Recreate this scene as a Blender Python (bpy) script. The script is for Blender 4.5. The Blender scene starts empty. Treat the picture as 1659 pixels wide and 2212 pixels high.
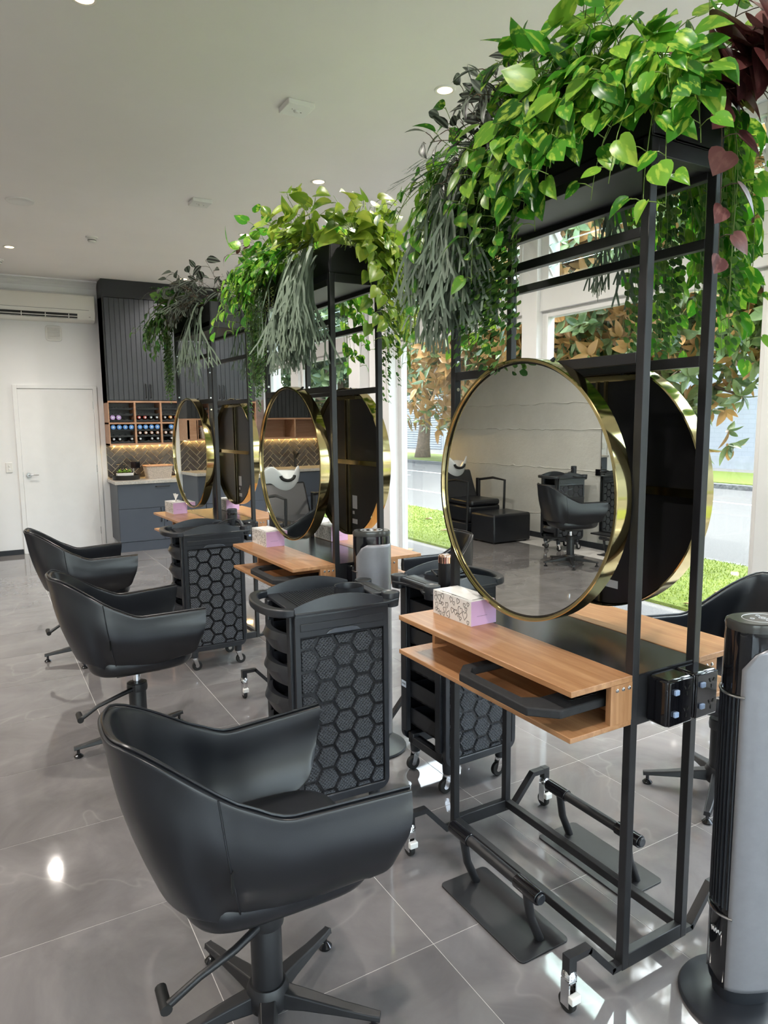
import bpy, math, random
from mathutils import Vector, Matrix
random.seed(7)
R = math.radians
scene = bpy.context.scene
COL = scene.collection

# ------------------------------------------------------------------ camera
F_PX, YAW, PITCH, ROLL, EYE = 1516.46, 0.522741, 0.128218, 0.0108486, 1.545
cam_data = bpy.data.cameras.new('camera')
cam_data.sensor_fit = 'VERTICAL'
cam_data.sensor_height = 24.0
cam_data.lens = F_PX / 2212.0 * 24.0
cam_data.clip_start = 0.05
cam_data.clip_end = 300
cam = bpy.data.objects.new('camera', cam_data)
COL.objects.link(cam)
_f = Vector((math.sin(YAW) * math.cos(PITCH), math.cos(YAW) * math.cos(PITCH), -math.sin(PITCH)))
_r = Vector((math.cos(YAW), -math.sin(YAW), 0))
_d = _f.cross(_r)
_c, _s = math.cos(ROLL), math.sin(ROLL)
_r2 = _c * _r + _s * _d
_d2 = -_s * _r + _c * _d
_m = Matrix((_r2, -_d2, -_f)).transposed().to_4x4()
_m.translation = Vector((0, 0, EYE))
cam.matrix_world = _m
scene.camera = cam

# ------------------------------------------------------------------ sky, sun, exposure
world = bpy.data.worlds.new('world')
scene.world = world
world.use_nodes = True
wn = world.node_tree
wn.nodes.clear()
_sky = wn.nodes.new('ShaderNodeTexSky')
_sky.sky_type = 'NISHITA'
_sky.sun_disc = False
_sky.sun_elevation = R(62)
_sky.sun_rotation = R(60)
_sky.air_density = 1.2
_sky.dust_density = 3.0
_hsv = wn.nodes.new('ShaderNodeHueSaturation')
_hsv.inputs['Saturation'].default_value = 0.45
_bg = wn.nodes.new('ShaderNodeBackground')
_bg.inputs['Strength'].default_value = 0.58
_wo = wn.nodes.new('ShaderNodeOutputWorld')
wn.links.new(_sky.outputs[0], _hsv.inputs['Color'])
wn.links.new(_hsv.outputs[0], _bg.inputs['Color'])
wn.links.new(_bg.outputs[0], _wo.inputs[0])

sun_data = bpy.data.lights.new('sun', 'SUN')
sun_data.energy = 1.7
sun_data.angle = R(0.6)
sun_data.color = (1.0, 0.95, 0.86)
sun = bpy.data.objects.new('sun', sun_data)
COL.objects.link(sun)
SUN_EL, SUN_AZ = R(64), R(215)          # azimuth from +X towards +Y
_sd = Vector((math.cos(SUN_EL) * math.cos(SUN_AZ), math.cos(SUN_EL) * math.sin(SUN_AZ), math.sin(SUN_EL)))
sun.rotation_euler = _sd.to_track_quat('Z', 'Y').to_euler()
sun.location = (-4, -3, 14)

vs = scene.view_settings
vs.view_transform = 'Standard'
vs.look = 'None'
vs.exposure = 1.78
vs.gamma = 1.0
vs.use_curve_mapping = False
cy = scene.cycles
cy.use_denoising = True
cy.use_adaptive_sampling = True
cy.adaptive_threshold = 0.06
cy.max_bounces = 8
cy.diffuse_bounces = 4
cy.glossy_bounces = 4
cy.transmission_bounces = 6
cy.transparent_max_bounces = 12
cy.sample_clamp_indirect = 6.0
cy.caustics_reflective = False
cy.caustics_refractive = False

# ------------------------------------------------------------------ helpers
class MB:
    """collects faces of one mesh"""
    def __init__(self):
        self.v, self.f = [], []
    def add(self, vs, fs):
        o = len(self.v)
        self.v += [tuple(p) for p in vs]
        self.f += [tuple(i + o for i in q) for q in fs]
        return self
    def box(self, x0, x1, y0, y1, z0, z1):
        return self.add([(x0, y0, z0), (x1, y0, z0), (x1, y1, z0), (x0, y1, z0), (x0, y0, z1), (x1, y0, z1), (x1, y1, z1), (x0, y1, z1)],
                        [(0, 3, 2, 1), (4, 5, 6, 7), (0, 1, 5, 4), (1, 2, 6, 5), (2, 3, 7, 6), (3, 0, 4, 7)])
    def cyl(self, p0, p1, r0, r1=None, n=20, caps=True):
        r1 = r0 if r1 is None else r1
        p0, p1 = Vector(p0), Vector(p1)
        a = (p1 - p0).normalized()
        u = a.cross(Vector((0, 0, 1)) if abs(a.z) < 0.9 else Vector((1, 0, 0))).normalized()
        w = a.cross(u)
        vs = []
        for p, r in ((p0, r0), (p1, r1)):
            for i in range(n):
                t = 2 * math.pi * i / n
                vs.append(p + u * (r * math.cos(t)) + w * (r * math.sin(t)))
        fs = [(i, (i + 1) % n, n + (i + 1) % n, n + i) for i in range(n)]
        if caps:
            fs += [tuple(range(n - 1, -1, -1)), tuple(range(n, 2 * n))]
        return self.add(vs, fs)
    def tube(self, pts, r, n=10, closed=False):
        pts = [Vector(p) for p in pts]
        rs = r if isinstance(r, (list, tuple)) else [r] * len(pts)
        m = len(pts)
        vs = []
        u = None
        for k in range(m):
            if closed:
                a = (pts[(k + 1) % m] - pts[k - 1]).normalized()
            else:
                a = (pts[min(k + 1, m - 1)] - pts[max(k - 1, 0)]).normalized()
            if u is None:
                u = a.cross(Vector((0, 0, 1)) if abs(a.z) < 0.9 else Vector((1, 0, 0))).normalized()
            else:
                u = (u - a * u.dot(a)).normalized()
            w = a.cross(u)
            for i in range(n):
                t = 2 * math.pi * i / n
                vs.append(pts[k] + u * (rs[k] * math.cos(t)) + w * (rs[k] * math.sin(t)))
        fs = []
        for k in range(m if closed else m - 1):
            b, c = k * n, ((k + 1) % m) * n
            fs += [(b + i, b + (i + 1) % n, c + (i + 1) % n, c + i) for i in range(n)]
        if not closed:
            fs += [tuple(range(n - 1, -1, -1)), tuple(range((m - 1) * n, m * n))]
        return self.add(vs, fs)
    def lathe(self, prof, c=(0, 0, 0), n=32, axis='Z', cap=True):
        vs, fs = [], []
        for r, h in prof:
            for i in range(n):
                t = 2 * math.pi * i / n
                a, b = r * math.cos(t), r * math.sin(t)
                p = (a, b, h) if axis == 'Z' else ((h, a, b) if axis == 'X' else (b, h, a))
                vs.append((p[0] + c[0], p[1] + c[1], p[2] + c[2]))
        for k in range(len(prof) - 1):
            b, d = k * n, (k + 1) * n
            fs += [(b + i, b + (i + 1) % n, d + (i + 1) % n, d + i) for i in range(n)]
        cap = cap and prof[0] != prof[-1]
        if cap and prof[0][0] > 1e-5:
            fs.append(tuple(range(n - 1, -1, -1)))
        if cap and prof[-1][0] > 1e-5:
            fs.append(tuple(range((len(prof) - 1) * n, len(prof) * n)))
        return self.add(vs, fs)
    def prism(self, poly, a, b, axis='Z'):
        """extrude a 2-D polygon between a and b along an axis"""
        n = len(poly)
        def P(q, h):
            return (q[0], q[1], h) if axis == 'Z' else ((h, q[0], q[1]) if axis == 'X' else (q[0], h, q[1]))
        vs = [P(q, a) for q in poly] + [P(q, b) for q in poly]
        fs = [(i, (i + 1) % n, n + (i + 1) % n, n + i) for i in range(n)]
        fs += [tuple(range(n - 1, -1, -1)), tuple(range(n, 2 * n))]
        return self.add(vs, fs)
    def grid(self, rows, wrap=False):
        m, n = len(rows), len(rows[0])
        vs = [p for r in rows for p in r]
        fs = []
        for j in range(m - 1):
            for i in range(n if wrap else n - 1):
                fs.append((j * n + i, j * n + (i + 1) % n, (j + 1) * n + (i + 1) % n, (j + 1) * n + i))
        return self.add(vs, fs)
    def mesh(self, name, mat=None, smooth=False):
        me = bpy.data.meshes.new(name)
        me.from_pydata(self.v, [], self.f)
        if mat is not None:
            me.materials.append(mat)
        import bmesh
        bm = bmesh.new()
        bm.from_mesh(me)
        bmesh.ops.recalc_face_normals(bm, faces=bm.faces)
        bm.to_mesh(me)
        bm.free()
        if smooth:
            me.polygons.foreach_set('use_smooth', [True] * len(me.polygons))
            if smooth != 'all':
                try:
                    me.set_sharp_from_angle(angle=R(38))
                except Exception:
                    pass
        me.update()
        return me
    def build(self, name, mat, parent=None, smooth=False, bevel=0.0, seg=2, sub=0):
        me = self.mesh(name, mat, smooth or bevel > 0 or ('all' if sub else False))
        o = bpy.data.objects.new(name, me)
        COL.objects.link(o)
        if parent is not None:
            o.parent = parent
        if bevel:
            b = o.modifiers.new('bevel', 'BEVEL')
            b.width = bevel
            b.segments = seg
            b.limit_method = 'ANGLE'
            b.angle_limit = R(40)
            b.harden_normals = False
        if sub:
            s = o.modifiers.new('sub', 'SUBSURF')
            s.levels = s.render_levels = sub
        return o


def obj_from(me, name, parent=None, mw=None):
    o = bpy.data.objects.new(name, me)
    COL.objects.link(o)
    if parent is not None:
        o.parent = parent
    if mw is not None:
        o.matrix_basis = mw
    return o

def tag(o, label=None, cat=None, group=None, kind=None):
    if label: o['label'] = label
    if cat: o['category'] = cat
    if group: o['group'] = group
    if kind: o['kind'] = kind
    return o

def empty(name, loc=(0, 0, 0), rz=0.0, label=None, cat=None, group=None, kind=None):
    o = bpy.data.objects.new(name, None)
    o.empty_display_size = 0.1
    COL.objects.link(o)
    o.location = loc
    o.rotation_euler = (0, 0, rz)
    return tag(o, label, cat, group, kind)

def copy_tree(o, parent=None):
    c = o.copy()
    COL.objects.link(c)
    c.parent = parent
    for ch in o.children:
        copy_tree(ch, c)
    return c

def copy_thing(o, loc, rz, label, group=None):
    c = copy_tree(o)
    c.location = loc
    c.rotation_euler = (0, 0, rz)
    c['label'] = label
    if group: c['group'] = group
    return c

def struct(name, mb, mat, parent=None, label=None, **kw):
    o = mb.build(name, mat, parent, **kw)
    if parent is None:
        o['kind'] = 'structure'
        if label: o['label'] = label
    return o

def clip_poly(poly, x0, x1, y0, y1):
    def cut(ps, inside, inter):
        out = []
        for i in range(len(ps)):
            a, b = ps[i - 1], ps[i]
            ia, ib = inside(a), inside(b)
            if ib:
                if not ia: out.append(inter(a, b))
                out.append(b)
            elif ia:
                out.append(inter(a, b))
        return out
    def ix(c): return lambda a, b: (c, a[1] + (b[1] - a[1]) * (c - a[0]) / (b[0] - a[0]))
    def iy(c): return lambda a, b: (a[0] + (b[0] - a[0]) * (c - a[1]) / (b[1] - a[1]), c)
    ps = poly
    for ins, it in ((lambda p: p[0] >= x0, ix(x0)), (lambda p: p[0] <= x1, ix(x1)), (lambda p: p[1] >= y0, iy(y0)), (lambda p: p[1] <= y1, iy(y1))):
        if len(ps) < 3: return []
        ps = cut(ps, ins, it)
    return ps

def area2(ps):
    return abs(sum(ps[i - 1][0] * ps[i][1] - ps[i][0] * ps[i - 1][1] for i in range(len(ps)))) / 2

# ------------------------------------------------------------------ materials
def new_mat(name):
    m = bpy.data.materials.new(name)
    m.use_nodes = True
    nt = m.node_tree
    nt.nodes.clear()
    out = nt.nodes.new('ShaderNodeOutputMaterial')
    b = nt.nodes.new('ShaderNodeBsdfPrincipled')
    nt.links.new(b.outputs[0], out.inputs[0])
    return m, nt, b, out

def N(nt, typ, **kw):
    n = nt.nodes.new(typ)
    for k, v in kw.items():
        if k.startswith('_'):
            setattr(n, k[1:], v)
        else:
            key = k.replace('__', ' ')
            n.inputs[key].default_value = v
    return n

def ramp(nt, stops, interp='LINEAR'):
    n = nt.nodes.new('ShaderNodeValToRGB')
    n.color_ramp.interpolation = interp
    el = n.color_ramp.elements
    while len(el) > 1:
        el.remove(el[-1])
    el[0].position, el[0].color = stops[0][0], tuple(stops[0][1]) + (1,) if len(stops[0][1]) == 3 else stops[0][1]
    for p, c in stops[1:]:
        e = el.new(p)
        e.color = tuple(c) + (1,) if len(c) == 3 else c
    return n

def pm(name, col, rough=0.5, metal=0.0, spec=0.5, coat=0.0, noise=None, bump=None, emit=None, coatr=0.05, sheen=0.0):
    """principled material; noise=(scale, amount) varies the colour, bump=(scale, strength, distance) gives fine relief"""
    m, nt, b, out = new_mat(name)
    b.inputs['Base Color'].default_value = tuple(col) + (1,)
    b.inputs['Roughness'].default_value = rough
    b.inputs['Metallic'].default_value = metal
    b.inputs['Specular IOR Level'].default_value = spec
    b.inputs['Coat Weight'].default_value = coat
    b.inputs['Coat Roughness'].default_value = coatr
    tc = N(nt, 'ShaderNodeTexCoord')
    if noise:
        n = N(nt, 'ShaderNodeTexNoise', Scale=noise[0], Detail=6.0, Roughness=0.6)
        nt.links.new(tc.outputs['Object'], n.inputs['Vector'])
        a = noise[1]
        r = ramp(nt, [(0.3, [c * (1 - a) for c in col]), (0.7, [min(1, c * (1 + a)) for c in col])])
        nt.links.new(n.outputs['Fac'], r.inputs[0])
        nt.links.new(r.outputs[0], b.inputs['Base Color'])
    if bump:
        n2 = N(nt, 'ShaderNodeTexNoise', Scale=bump[0], Detail=4.0)
        nt.links.new(tc.outputs['Object'], n2.inputs['Vector'])
        bp = N(nt, 'ShaderNodeBump', Strength=bump[1], Distance=bump[2])
        nt.links.new(n2.outputs['Fac'], bp.inputs['Height'])
        nt.links.new(bp.outputs[0], b.inputs['Normal'])
    if emit:
        b.inputs['Emission Color'].default_value = tuple(emit[0]) + (1,)
        b.inputs['Emission Strength'].default_value = emit[1]
    return m

M = {}
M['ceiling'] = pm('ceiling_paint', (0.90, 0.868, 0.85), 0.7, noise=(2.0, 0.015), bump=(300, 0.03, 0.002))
M['wall'] = pm('wall_paint', (0.87, 0.87, 0.875), 0.55, noise=(1.5, 0.02), bump=(250, 0.04, 0.002))
M['trimwhite'] = pm('white_trim', (0.87, 0.87, 0.87), 0.35, noise=(6, 0.02))
M['framewhite'] = pm('white_frame', (0.85, 0.85, 0.845), 0.3, noise=(5, 0.02))
M['plastic_white'] = pm('white_plastic', (0.80, 0.79, 0.76), 0.3, noise=(8, 0.02))
M['black_metal'] = pm('black_powder_coat', (0.014, 0.014, 0.016), 0.42, spec=0.5, noise=(20, 0.15), bump=(900, 0.05, 0.0005))
M['black_plastic'] = pm('black_plastic', (0.016, 0.018, 0.023), 0.36, spec=0.6, noise=(30, 0.15), bump=(700, 0.06, 0.0006))
M['black_gloss'] = pm('black_gloss', (0.006, 0.006, 0.008), 0.06, noise=(10, 0.1), coat=0.3)
M['black_foam'] = pm('black_foam', (0.018, 0.018, 0.020), 0.75, noise=(60, 0.25), bump=(500, 0.3, 0.001))
M['leather'] = pm('black_leather', (0.0095, 0.0105, 0.0140), 0.30, spec=0.62, noise=(7, 0.2), bump=(420, 0.10, 0.0008))
M['rubber'] = pm('black_rubber', (0.012, 0.012, 0.012), 0.65, noise=(40, 0.2))
M['chrome'] = pm('chrome', (0.80, 0.80, 0.82), 0.08, metal=1.0, noise=(5, 0.03))
M['steel'] = pm('steel', (0.62, 0.62, 0.63), 0.22, metal=1.0, noise=(12, 0.05))
M['brass'] = pm('brass', (0.58, 0.47, 0.225), 0.10, metal=1.0, noise=(3, 0.05), bump=(4, 0.04, 0.01))
M['mirror'] = pm('mirror_glass', (0.78, 0.81, 0.79), 0.004, metal=1.0, noise=(0.5, 0.005))
M['silver_grey'] = pm('silver_grey_plastic', (0.26, 0.26, 0.28), 0.34, metal=0.35, noise=(40, 0.05))
M['warm_emit'] = pm('lamp_diffuser', (0.9, 0.8, 0.6), 0.5, emit=((1.0, 0.66, 0.34), 4.0), noise=(3, 0.01))
M['led_warm'] = pm('led_strip', (0.9, 0.75, 0.4), 0.5, emit=((1.0, 0.66, 0.22), 26.0), noise=(3, 0.01))
M['navy'] = pm('slate_blue_cabinet', (0.058, 0.068, 0.092), 0.42, noise=(4, 0.06))
M['charcoal'] = pm('charcoal_cabinet', (0.050, 0.054, 0.062), 0.42, noise=(4, 0.08))
M['cabinet_black'] = pm('black_cabinet', (0.016, 0.017, 0.019), 0.45, noise=(4, 0.1))
M['stone'] = pm('stone_benchtop', (0.46, 0.43, 0.39), 0.2, noise=(60, 0.22))
M['tile_dark'] = pm('glazed_charcoal_tile', (0.060, 0.055, 0.056), 0.12, noise=(18, 0.5), bump=(35, 0.5, 0.006))
M['grout'] = pm('cream_grout', (0.62, 0.55, 0.42), 0.8, noise=(60, 0.08))
M['floor_grout'] = pm('pale_floor_grout', (0.62, 0.59, 0.57), 0.8, noise=(80, 0.1))
M['tray_wood'] = pm('black_tray', (0.01, 0.01, 0.01), 0.4, noise=(12, 0.3))
M['wicker'] = pm('pale_wicker', (0.50, 0.43, 0.37), 0.8, noise=(90, 0.3), bump=(140, 0.6, 0.004))
M['tissue'] = pm('tissue_paper', (0.85, 0.83, 0.80), 0.9, noise=(20, 0.03))
M['pink'] = pm('lilac_card', (0.72, 0.47, 0.75), 0.45, noise=(5, 0.02))
M['card'] = pm('white_card', (0.72, 0.70, 0.68), 0.5, noise=(9, 0.02))
M['ink'] = pm('black_ink', (0.01, 0.01, 0.01), 0.5, noise=(9, 0.1))
M['greyink'] = pm('grey_ink', (0.30, 0.20, 0.32), 0.6, noise=(9, 0.05))
M['sticker'] = pm('pale_sticker', (0.62, 0.72, 0.85), 0.5, noise=(9, 0.03))
M['white_print'] = pm('white_print', (0.75, 0.75, 0.76), 0.5, noise=(9, 0.03))
M['porcelain'] = pm('white_porcelain', (0.82, 0.84, 0.85), 0.06, coat=0.5, noise=(2, 0.01))
M['copper'] = pm('copper_band', (0.75, 0.45, 0.34), 0.12, metal=1.0, noise=(10, 0.05))
M['skirt'] = pm('dark_skirting', (0.02, 0.023, 0.03), 0.5, noise=(8, 0.1))

def wood_mat(name, c1, c2, axis=1, rough=0.28):
    m, nt, b, out = new_mat(name)
    tc = N(nt, 'ShaderNodeTexCoord')
    mp = N(nt, 'ShaderNodeMapping')
    sc = [16.0, 16.0, 16.0]
    sc[axis] = 1.3
    mp.inputs['Scale'].default_value = sc
    n = N(nt, 'ShaderNodeTexNoise', Scale=2.2, Detail=8.0, Roughness=0.62, Distortion=0.8)
    nt.links.new(tc.outputs['Object'], mp.inputs['Vector'])
    nt.links.new(mp.outputs[0], n.inputs['Vector'])
    mp2 = N(nt, 'ShaderNodeMapping')
    sc2 = [130.0, 130.0, 130.0]
    sc2[axis] = 5.0
    mp2.inputs['Scale'].default_value = sc2
    n2 = N(nt, 'ShaderNodeTexNoise', Scale=1.0, Detail=3.0)
    nt.links.new(tc.outputs['Object'], mp2.inputs['Vector'])
    nt.links.new(mp2.outputs[0], n2.inputs['Vector'])
    mx = N(nt, 'ShaderNodeMath', _operation='MULTIPLY_ADD')
    mx.inputs[1].default_value = 0.35
    nt.links.new(n2.outputs['Fac'], mx.inputs[0])
    nt.links.new(n.outputs['Fac'], mx.inputs[2])
    r = ramp(nt, [(0.45, c1), (0.72, [(a + q) / 2 for a, q in zip(c1, c2)]), (0.9, c2)])
    nt.links.new(mx.outputs[0], r.inputs[0])
    nt.links.new(r.outputs[0], b.inputs['Base Color'])
    b.inputs['Roughness'].default_value = rough
    return m
M['oak'] = wood_mat('oak_laminate', (0.36, 0.165, 0.070), (0.56, 0.31, 0.155), 1)
M['oak_x'] = wood_mat('oak_shelf', (0.40, 0.20, 0.105), (0.55, 0.32, 0.20), 0, 0.4)
M['bark'] = pm('bark', (0.17, 0.12, 0.085), 0.9, noise=(9, 0.4), bump=(14, 0.8, 0.03))
M['soil'] = pm('dark_soil', (0.02, 0.015, 0.01), 0.9, noise=(40, 0.4))

def floor_mat():
    m, nt, b, out = new_mat('polished_grey_marble_tile')
    geo = N(nt, 'ShaderNodeNewGeometry')
    inf = N(nt, 'ShaderNodeObjectInfo')
    mul = N(nt, 'ShaderNodeVectorMath', _operation='SCALE')
    cmb = N(nt, 'ShaderNodeCombineXYZ')
    nt.links.new(inf.outputs['Random'], cmb.inputs[0])
    nt.links.new(inf.outputs['Random'], cmb.inputs[2])
    nt.links.new(cmb.outputs[0], mul.inputs[0])
    mul.inputs['Scale'].default_value = 40.0
    ad = N(nt, 'ShaderNodeVectorMath', _operation='ADD')
    nt.links.new(geo.outputs['Position'], ad.inputs[0])
    nt.links.new(mul.outputs[0], ad.inputs[1])
    n = N(nt, 'ShaderNodeTexNoise', Scale=2.6, Detail=9.0, Roughness=0.62, Distortion=0.6)
    nt.links.new(ad.outputs[0], n.inputs['Vector'])
    r = ramp(nt, [(0.28, (0.135, 0.124, 0.125)), (0.5, (0.182, 0.170, 0.170)), (0.75, (0.24, 0.226, 0.224))])
    nt.links.new(n.outputs['Fac'], r.inputs[0])
    # thin pale veins along the zero line of a warped noise
    n2 = N(nt, 'ShaderNodeTexNoise', Scale=0.8, Detail=4.0, Roughness=0.5, Distortion=0.5)
    nt.links.new(ad.outputs[0], n2.inputs['Vector'])
    s1 = N(nt, 'ShaderNodeMath', _operation='SUBTRACT'); s1.inputs[1].default_value = 0.5
    nt.links.new(n2.outputs['Fac'], s1.inputs[0])
    s2 = N(nt, 'ShaderNodeMath', _operation='ABSOLUTE')
    nt.links.new(s1.outputs[0], s2.inputs[0])
    vr = ramp(nt, [(0.0, (0.22, 0.22, 0.22)), (0.002, (0.08, 0.08, 0.08)), (0.008, (0, 0, 0))])
    nt.links.new(s2.outputs[0], vr.inputs[0])
    mixc = N(nt, 'ShaderNodeMix', _data_type='RGBA')
    nt.links.new(vr.outputs[0], mixc.inputs['Factor'])
    nt.links.new(r.outputs[0], mixc.inputs['A'])
    mixc.inputs['B'].default_value = (0.36, 0.34, 0.33, 1)
    nt.links.new(mixc.outputs['Result'], b.inputs['Base Color'])
    b.inputs['Roughness'].default_value = 0.05
    b.inputs['Specular IOR Level'].default_value = 0.62
    nb = N(nt, 'ShaderNodeTexNoise', Scale=3.5, Detail=2.0)
    nt.links.new(geo.outputs['Position'], nb.inputs['Vector'])
    bp = N(nt, 'ShaderNodeBump', Strength=0.05, Distance=0.02)
    nt.links.new(nb.outputs['Fac'], bp.inputs['Height'])
    nt.links.new(bp.outputs[0], b.inputs['Normal'])
    return m
M['floor'] = floor_mat()

def glass_mat(name, tint=(0.93, 0.97, 0.96), refl=0.10):
    m = bpy.data.materials.new(name)
    m.use_nodes = True
    nt = m.node_tree
    nt.nodes.clear()
    out = nt.nodes.new('ShaderNodeOutputMaterial')
    tr = N(nt, 'ShaderNodeBsdfTransparent')
    tr.inputs[0].default_value = tuple(tint) + (1,)
    gl = N(nt, 'ShaderNodeBsdfGlossy')
    gl.inputs['Roughness'].default_value = 0.01
    lw = N(nt, 'ShaderNodeLayerWeight')
    lw.inputs['Blend'].default_value = 0.5
    pw = N(nt, 'ShaderNodeMath', _operation='POWER'); pw.inputs[1].default_value = 4.5
    fr = N(nt, 'ShaderNodeMath', _operation='MULTIPLY_ADD'); fr.inputs[1].default_value = 0.85; fr.inputs[2].default_value = refl * 0.35
    nt.links.new(lw.outputs['Facing'], pw.inputs[0])
    nt.links.new(pw.outputs[0], fr.inputs[0])
    mx = N(nt, 'ShaderNodeMixShader')
    nt.links.new(fr.outputs[0], mx.inputs[0])
    nt.links.new(tr.outputs[0], mx.inputs[1])
    nt.links.new(gl.outputs[0], mx.inputs[2])
    nt.links.new(mx.outputs[0], out.inputs[0])
    return m
M['glass'] = glass_mat('window_glass')
M['louvre'] = glass_mat('louvre_glass', (0.86, 0.93, 0.91))

def concrete_mat():
    m, nt, b, out = new_mat('painted_concrete')
    tc = N(nt, 'ShaderNodeTexCoord')
    n = N(nt, 'ShaderNodeTexNoise', Scale=1.6, Detail=8.0, Roughness=0.6)
    nt.links.new(tc.outputs['Object'], n.inputs['Vector'])
    r = ramp(nt, [(0.3, (0.60, 0.59, 0.55)), (0.7, (0.72, 0.71, 0.67))])
    nt.links.new(n.outputs['Fac'], r.inputs[0])
    nt.links.new(r.outputs[0], b.inputs['Base Color'])
    b.inputs['Roughness'].default_value = 0.6
    n2 = N(nt, 'ShaderNodeTexNoise', Scale=22.0, Detail=8.0, Roughness=0.7)
    nt.links.new(tc.outputs['Object'], n2.inputs['Vector'])
    bp = N(nt, 'ShaderNodeBump', Strength=0.35, Distance=0.02)
    nt.links.new(n2.outputs['Fac'], bp.inputs['Height'])
    nt.links.new(bp.outputs[0], b.inputs['Normal'])
    return m
M['concrete'] = concrete_mat()

def leaf_mat(name, dark, mid, light, vari=0.5, trans=0.35, rough=0.32, scale=28.0, island=False, thr=(0.50, 0.62), stripe=False, under=None):
    m = bpy.data.materials.new(name)
    m.use_nodes = True
    nt = m.node_tree
    nt.nodes.clear()
    out = nt.nodes.new('ShaderNodeOutputMaterial')
    b = N(nt, 'ShaderNodeBsdfPrincipled')
    tl = N(nt, 'ShaderNodeBsdfTranslucent')
    mx = N(nt, 'ShaderNodeMixShader')
    mx.inputs[0].default_value = trans
    tc = N(nt, 'ShaderNodeTexCoord')
    if island:
        inf = N(nt, 'ShaderNodeNewGeometry')
        rnd = inf.outputs['Random Per Island']
    else:
        inf = N(nt, 'ShaderNodeObjectInfo')
        rnd = inf.outputs['Random']
    base = ramp(nt, [(0.0, dark), (0.55, mid), (1.0, [a * 0.6 + q * 0.4 for a, q in zip(mid, light)])])
    nt.links.new(rnd, base.inputs[0])
    mp = N(nt, 'ShaderNodeMapping')
    mp.inputs['Scale'].default_value = (1.0, 0.38, 1.0)
    cmb = N(nt, 'ShaderNodeCombineXYZ')
    mul = N(nt, 'ShaderNodeMath', _operation='MULTIPLY'); mul.inputs[1].default_value = 30.0
    nt.links.new(rnd, mul.inputs[0])
    nt.links.new(mul.outputs[0], cmb.inputs[0])
    nt.links.new(cmb.outputs[0], mp.inputs['Location'])
    nt.links.new(tc.outputs['Object'], mp.inputs['Vector'])
    n = N(nt, 'ShaderNodeTexNoise', Scale=scale, Detail=3.0)
    nt.links.new(mp.outputs[0], n.inputs['Vector'])
    vr = ramp(nt, [(thr[0], (0, 0, 0)), (thr[1], (vari, vari, vari))])
    nt.links.new(n.outputs['Fac'], vr.inputs[0])
    mc = N(nt, 'ShaderNodeMix', _data_type='RGBA')
    nt.links.new(vr.outputs[0], mc.inputs['Factor'])
    nt.links.new(base.outputs[0], mc.inputs['A'])
    mc.inputs['B'].default_value = tuple(light) + (1,)
    res = mc.outputs['Result']
    if stripe and not island:
        sp_ = N(nt, 'ShaderNodeSeparateXYZ')
        nt.links.new(tc.outputs['Object'], sp_.inputs[0])
        ab = N(nt, 'ShaderNodeMath', _operation='ABSOLUTE')
        nt.links.new(sp_.outputs[0], ab.inputs[0])
        sr = ramp(nt, [(0.05, (0, 0, 0)), (0.08, (vari, vari, vari)), (0.13, (vari, vari, vari)), (0.16, (0, 0, 0))])
        nt.links.new(ab.outputs[0], sr.inputs[0])
        nt.links.new(sr.outputs[0], mc.inputs['Factor'])
    if under:
        ge = N(nt, 'ShaderNodeNewGeometry')
        mu = N(nt, 'ShaderNodeMix', _data_type='RGBA')
        nt.links.new(ge.outputs['Backfacing'], mu.inputs['Factor'])
        nt.links.new(res, mu.inputs['A'])
        mu.inputs['B'].default_value = tuple(under) + (1,)
        res = mu.outputs['Result']
    nt.links.new(res, b.inputs['Base Color'])
    nt.links.new(res, tl.inputs['Color'])
    b.inputs['Roughness'].default_value = rough
    nt.links.new(b.outputs[0], mx.inputs[1])
    nt.links.new(tl.outputs[0], mx.inputs[2])
    nt.links.new(mx.outputs[0], out.inputs[0])
    return m
def both(key, name, *a, scale=5.0, **kw):
    M[key] = leaf_mat(name, *a, scale=scale, **kw)
    M[key + '_mass'] = leaf_mat(name + '_mass', *a, scale=scale * 12, island=True, **kw)
both('pothos', 'variegated_green_leaf', (0.018, 0.10, 0.010), (0.075, 0.33, 0.022), (0.50, 0.68, 0.09), vari=0.75, trans=0.38, scale=4.5, thr=(0.53, 0.62))
both('pothos_dark', 'deep_green_leaf', (0.02, 0.09, 0.018), (0.045, 0.19, 0.03), (0.25, 0.42, 0.07), vari=0.5, trans=0.3, scale=5)
both('philo', 'lime_green_leaf', (0.085, 0.19, 0.018), (0.20, 0.34, 0.035), (0.52, 0.56, 0.07), vari=0.45, trans=0.35, scale=2.5)
both('trad', 'striped_purple_leaf', (0.016, 0.015, 0.016), (0.032, 0.042, 0.030), (0.26, 0.31, 0.25), vari=0.85, trans=0.10, rough=0.35, stripe=True)
both('begonia', 'burgundy_leaf', (0.06, 0.018, 0.020), (0.15, 0.045, 0.045), (0.36, 0.17, 0.15), vari=0.4, trans=0.2, rough=0.4, scale=4.0)
M['stag'] = leaf_mat('grey_green_frond', (0.15, 0.20, 0.155), (0.23, 0.30, 0.23), (0.28, 0.36, 0.25), 0.3, 0.2, 0.55, 20.0)
both('euca', 'small_round_leaf', (0.025, 0.085, 0.025), (0.065, 0.21, 0.04), (0.30, 0.44, 0.08), vari=0.35, trans=0.3, rough=0.45, scale=2.0)
both('magnolia', 'magnolia_leaf', (0.035, 0.085, 0.030), (0.12, 0.19, 0.065), (0.30, 0.36, 0.16), vari=0.5, trans=0.22, rough=0.25, scale=1.5, under=(0.46, 0.26, 0.10))
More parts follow.
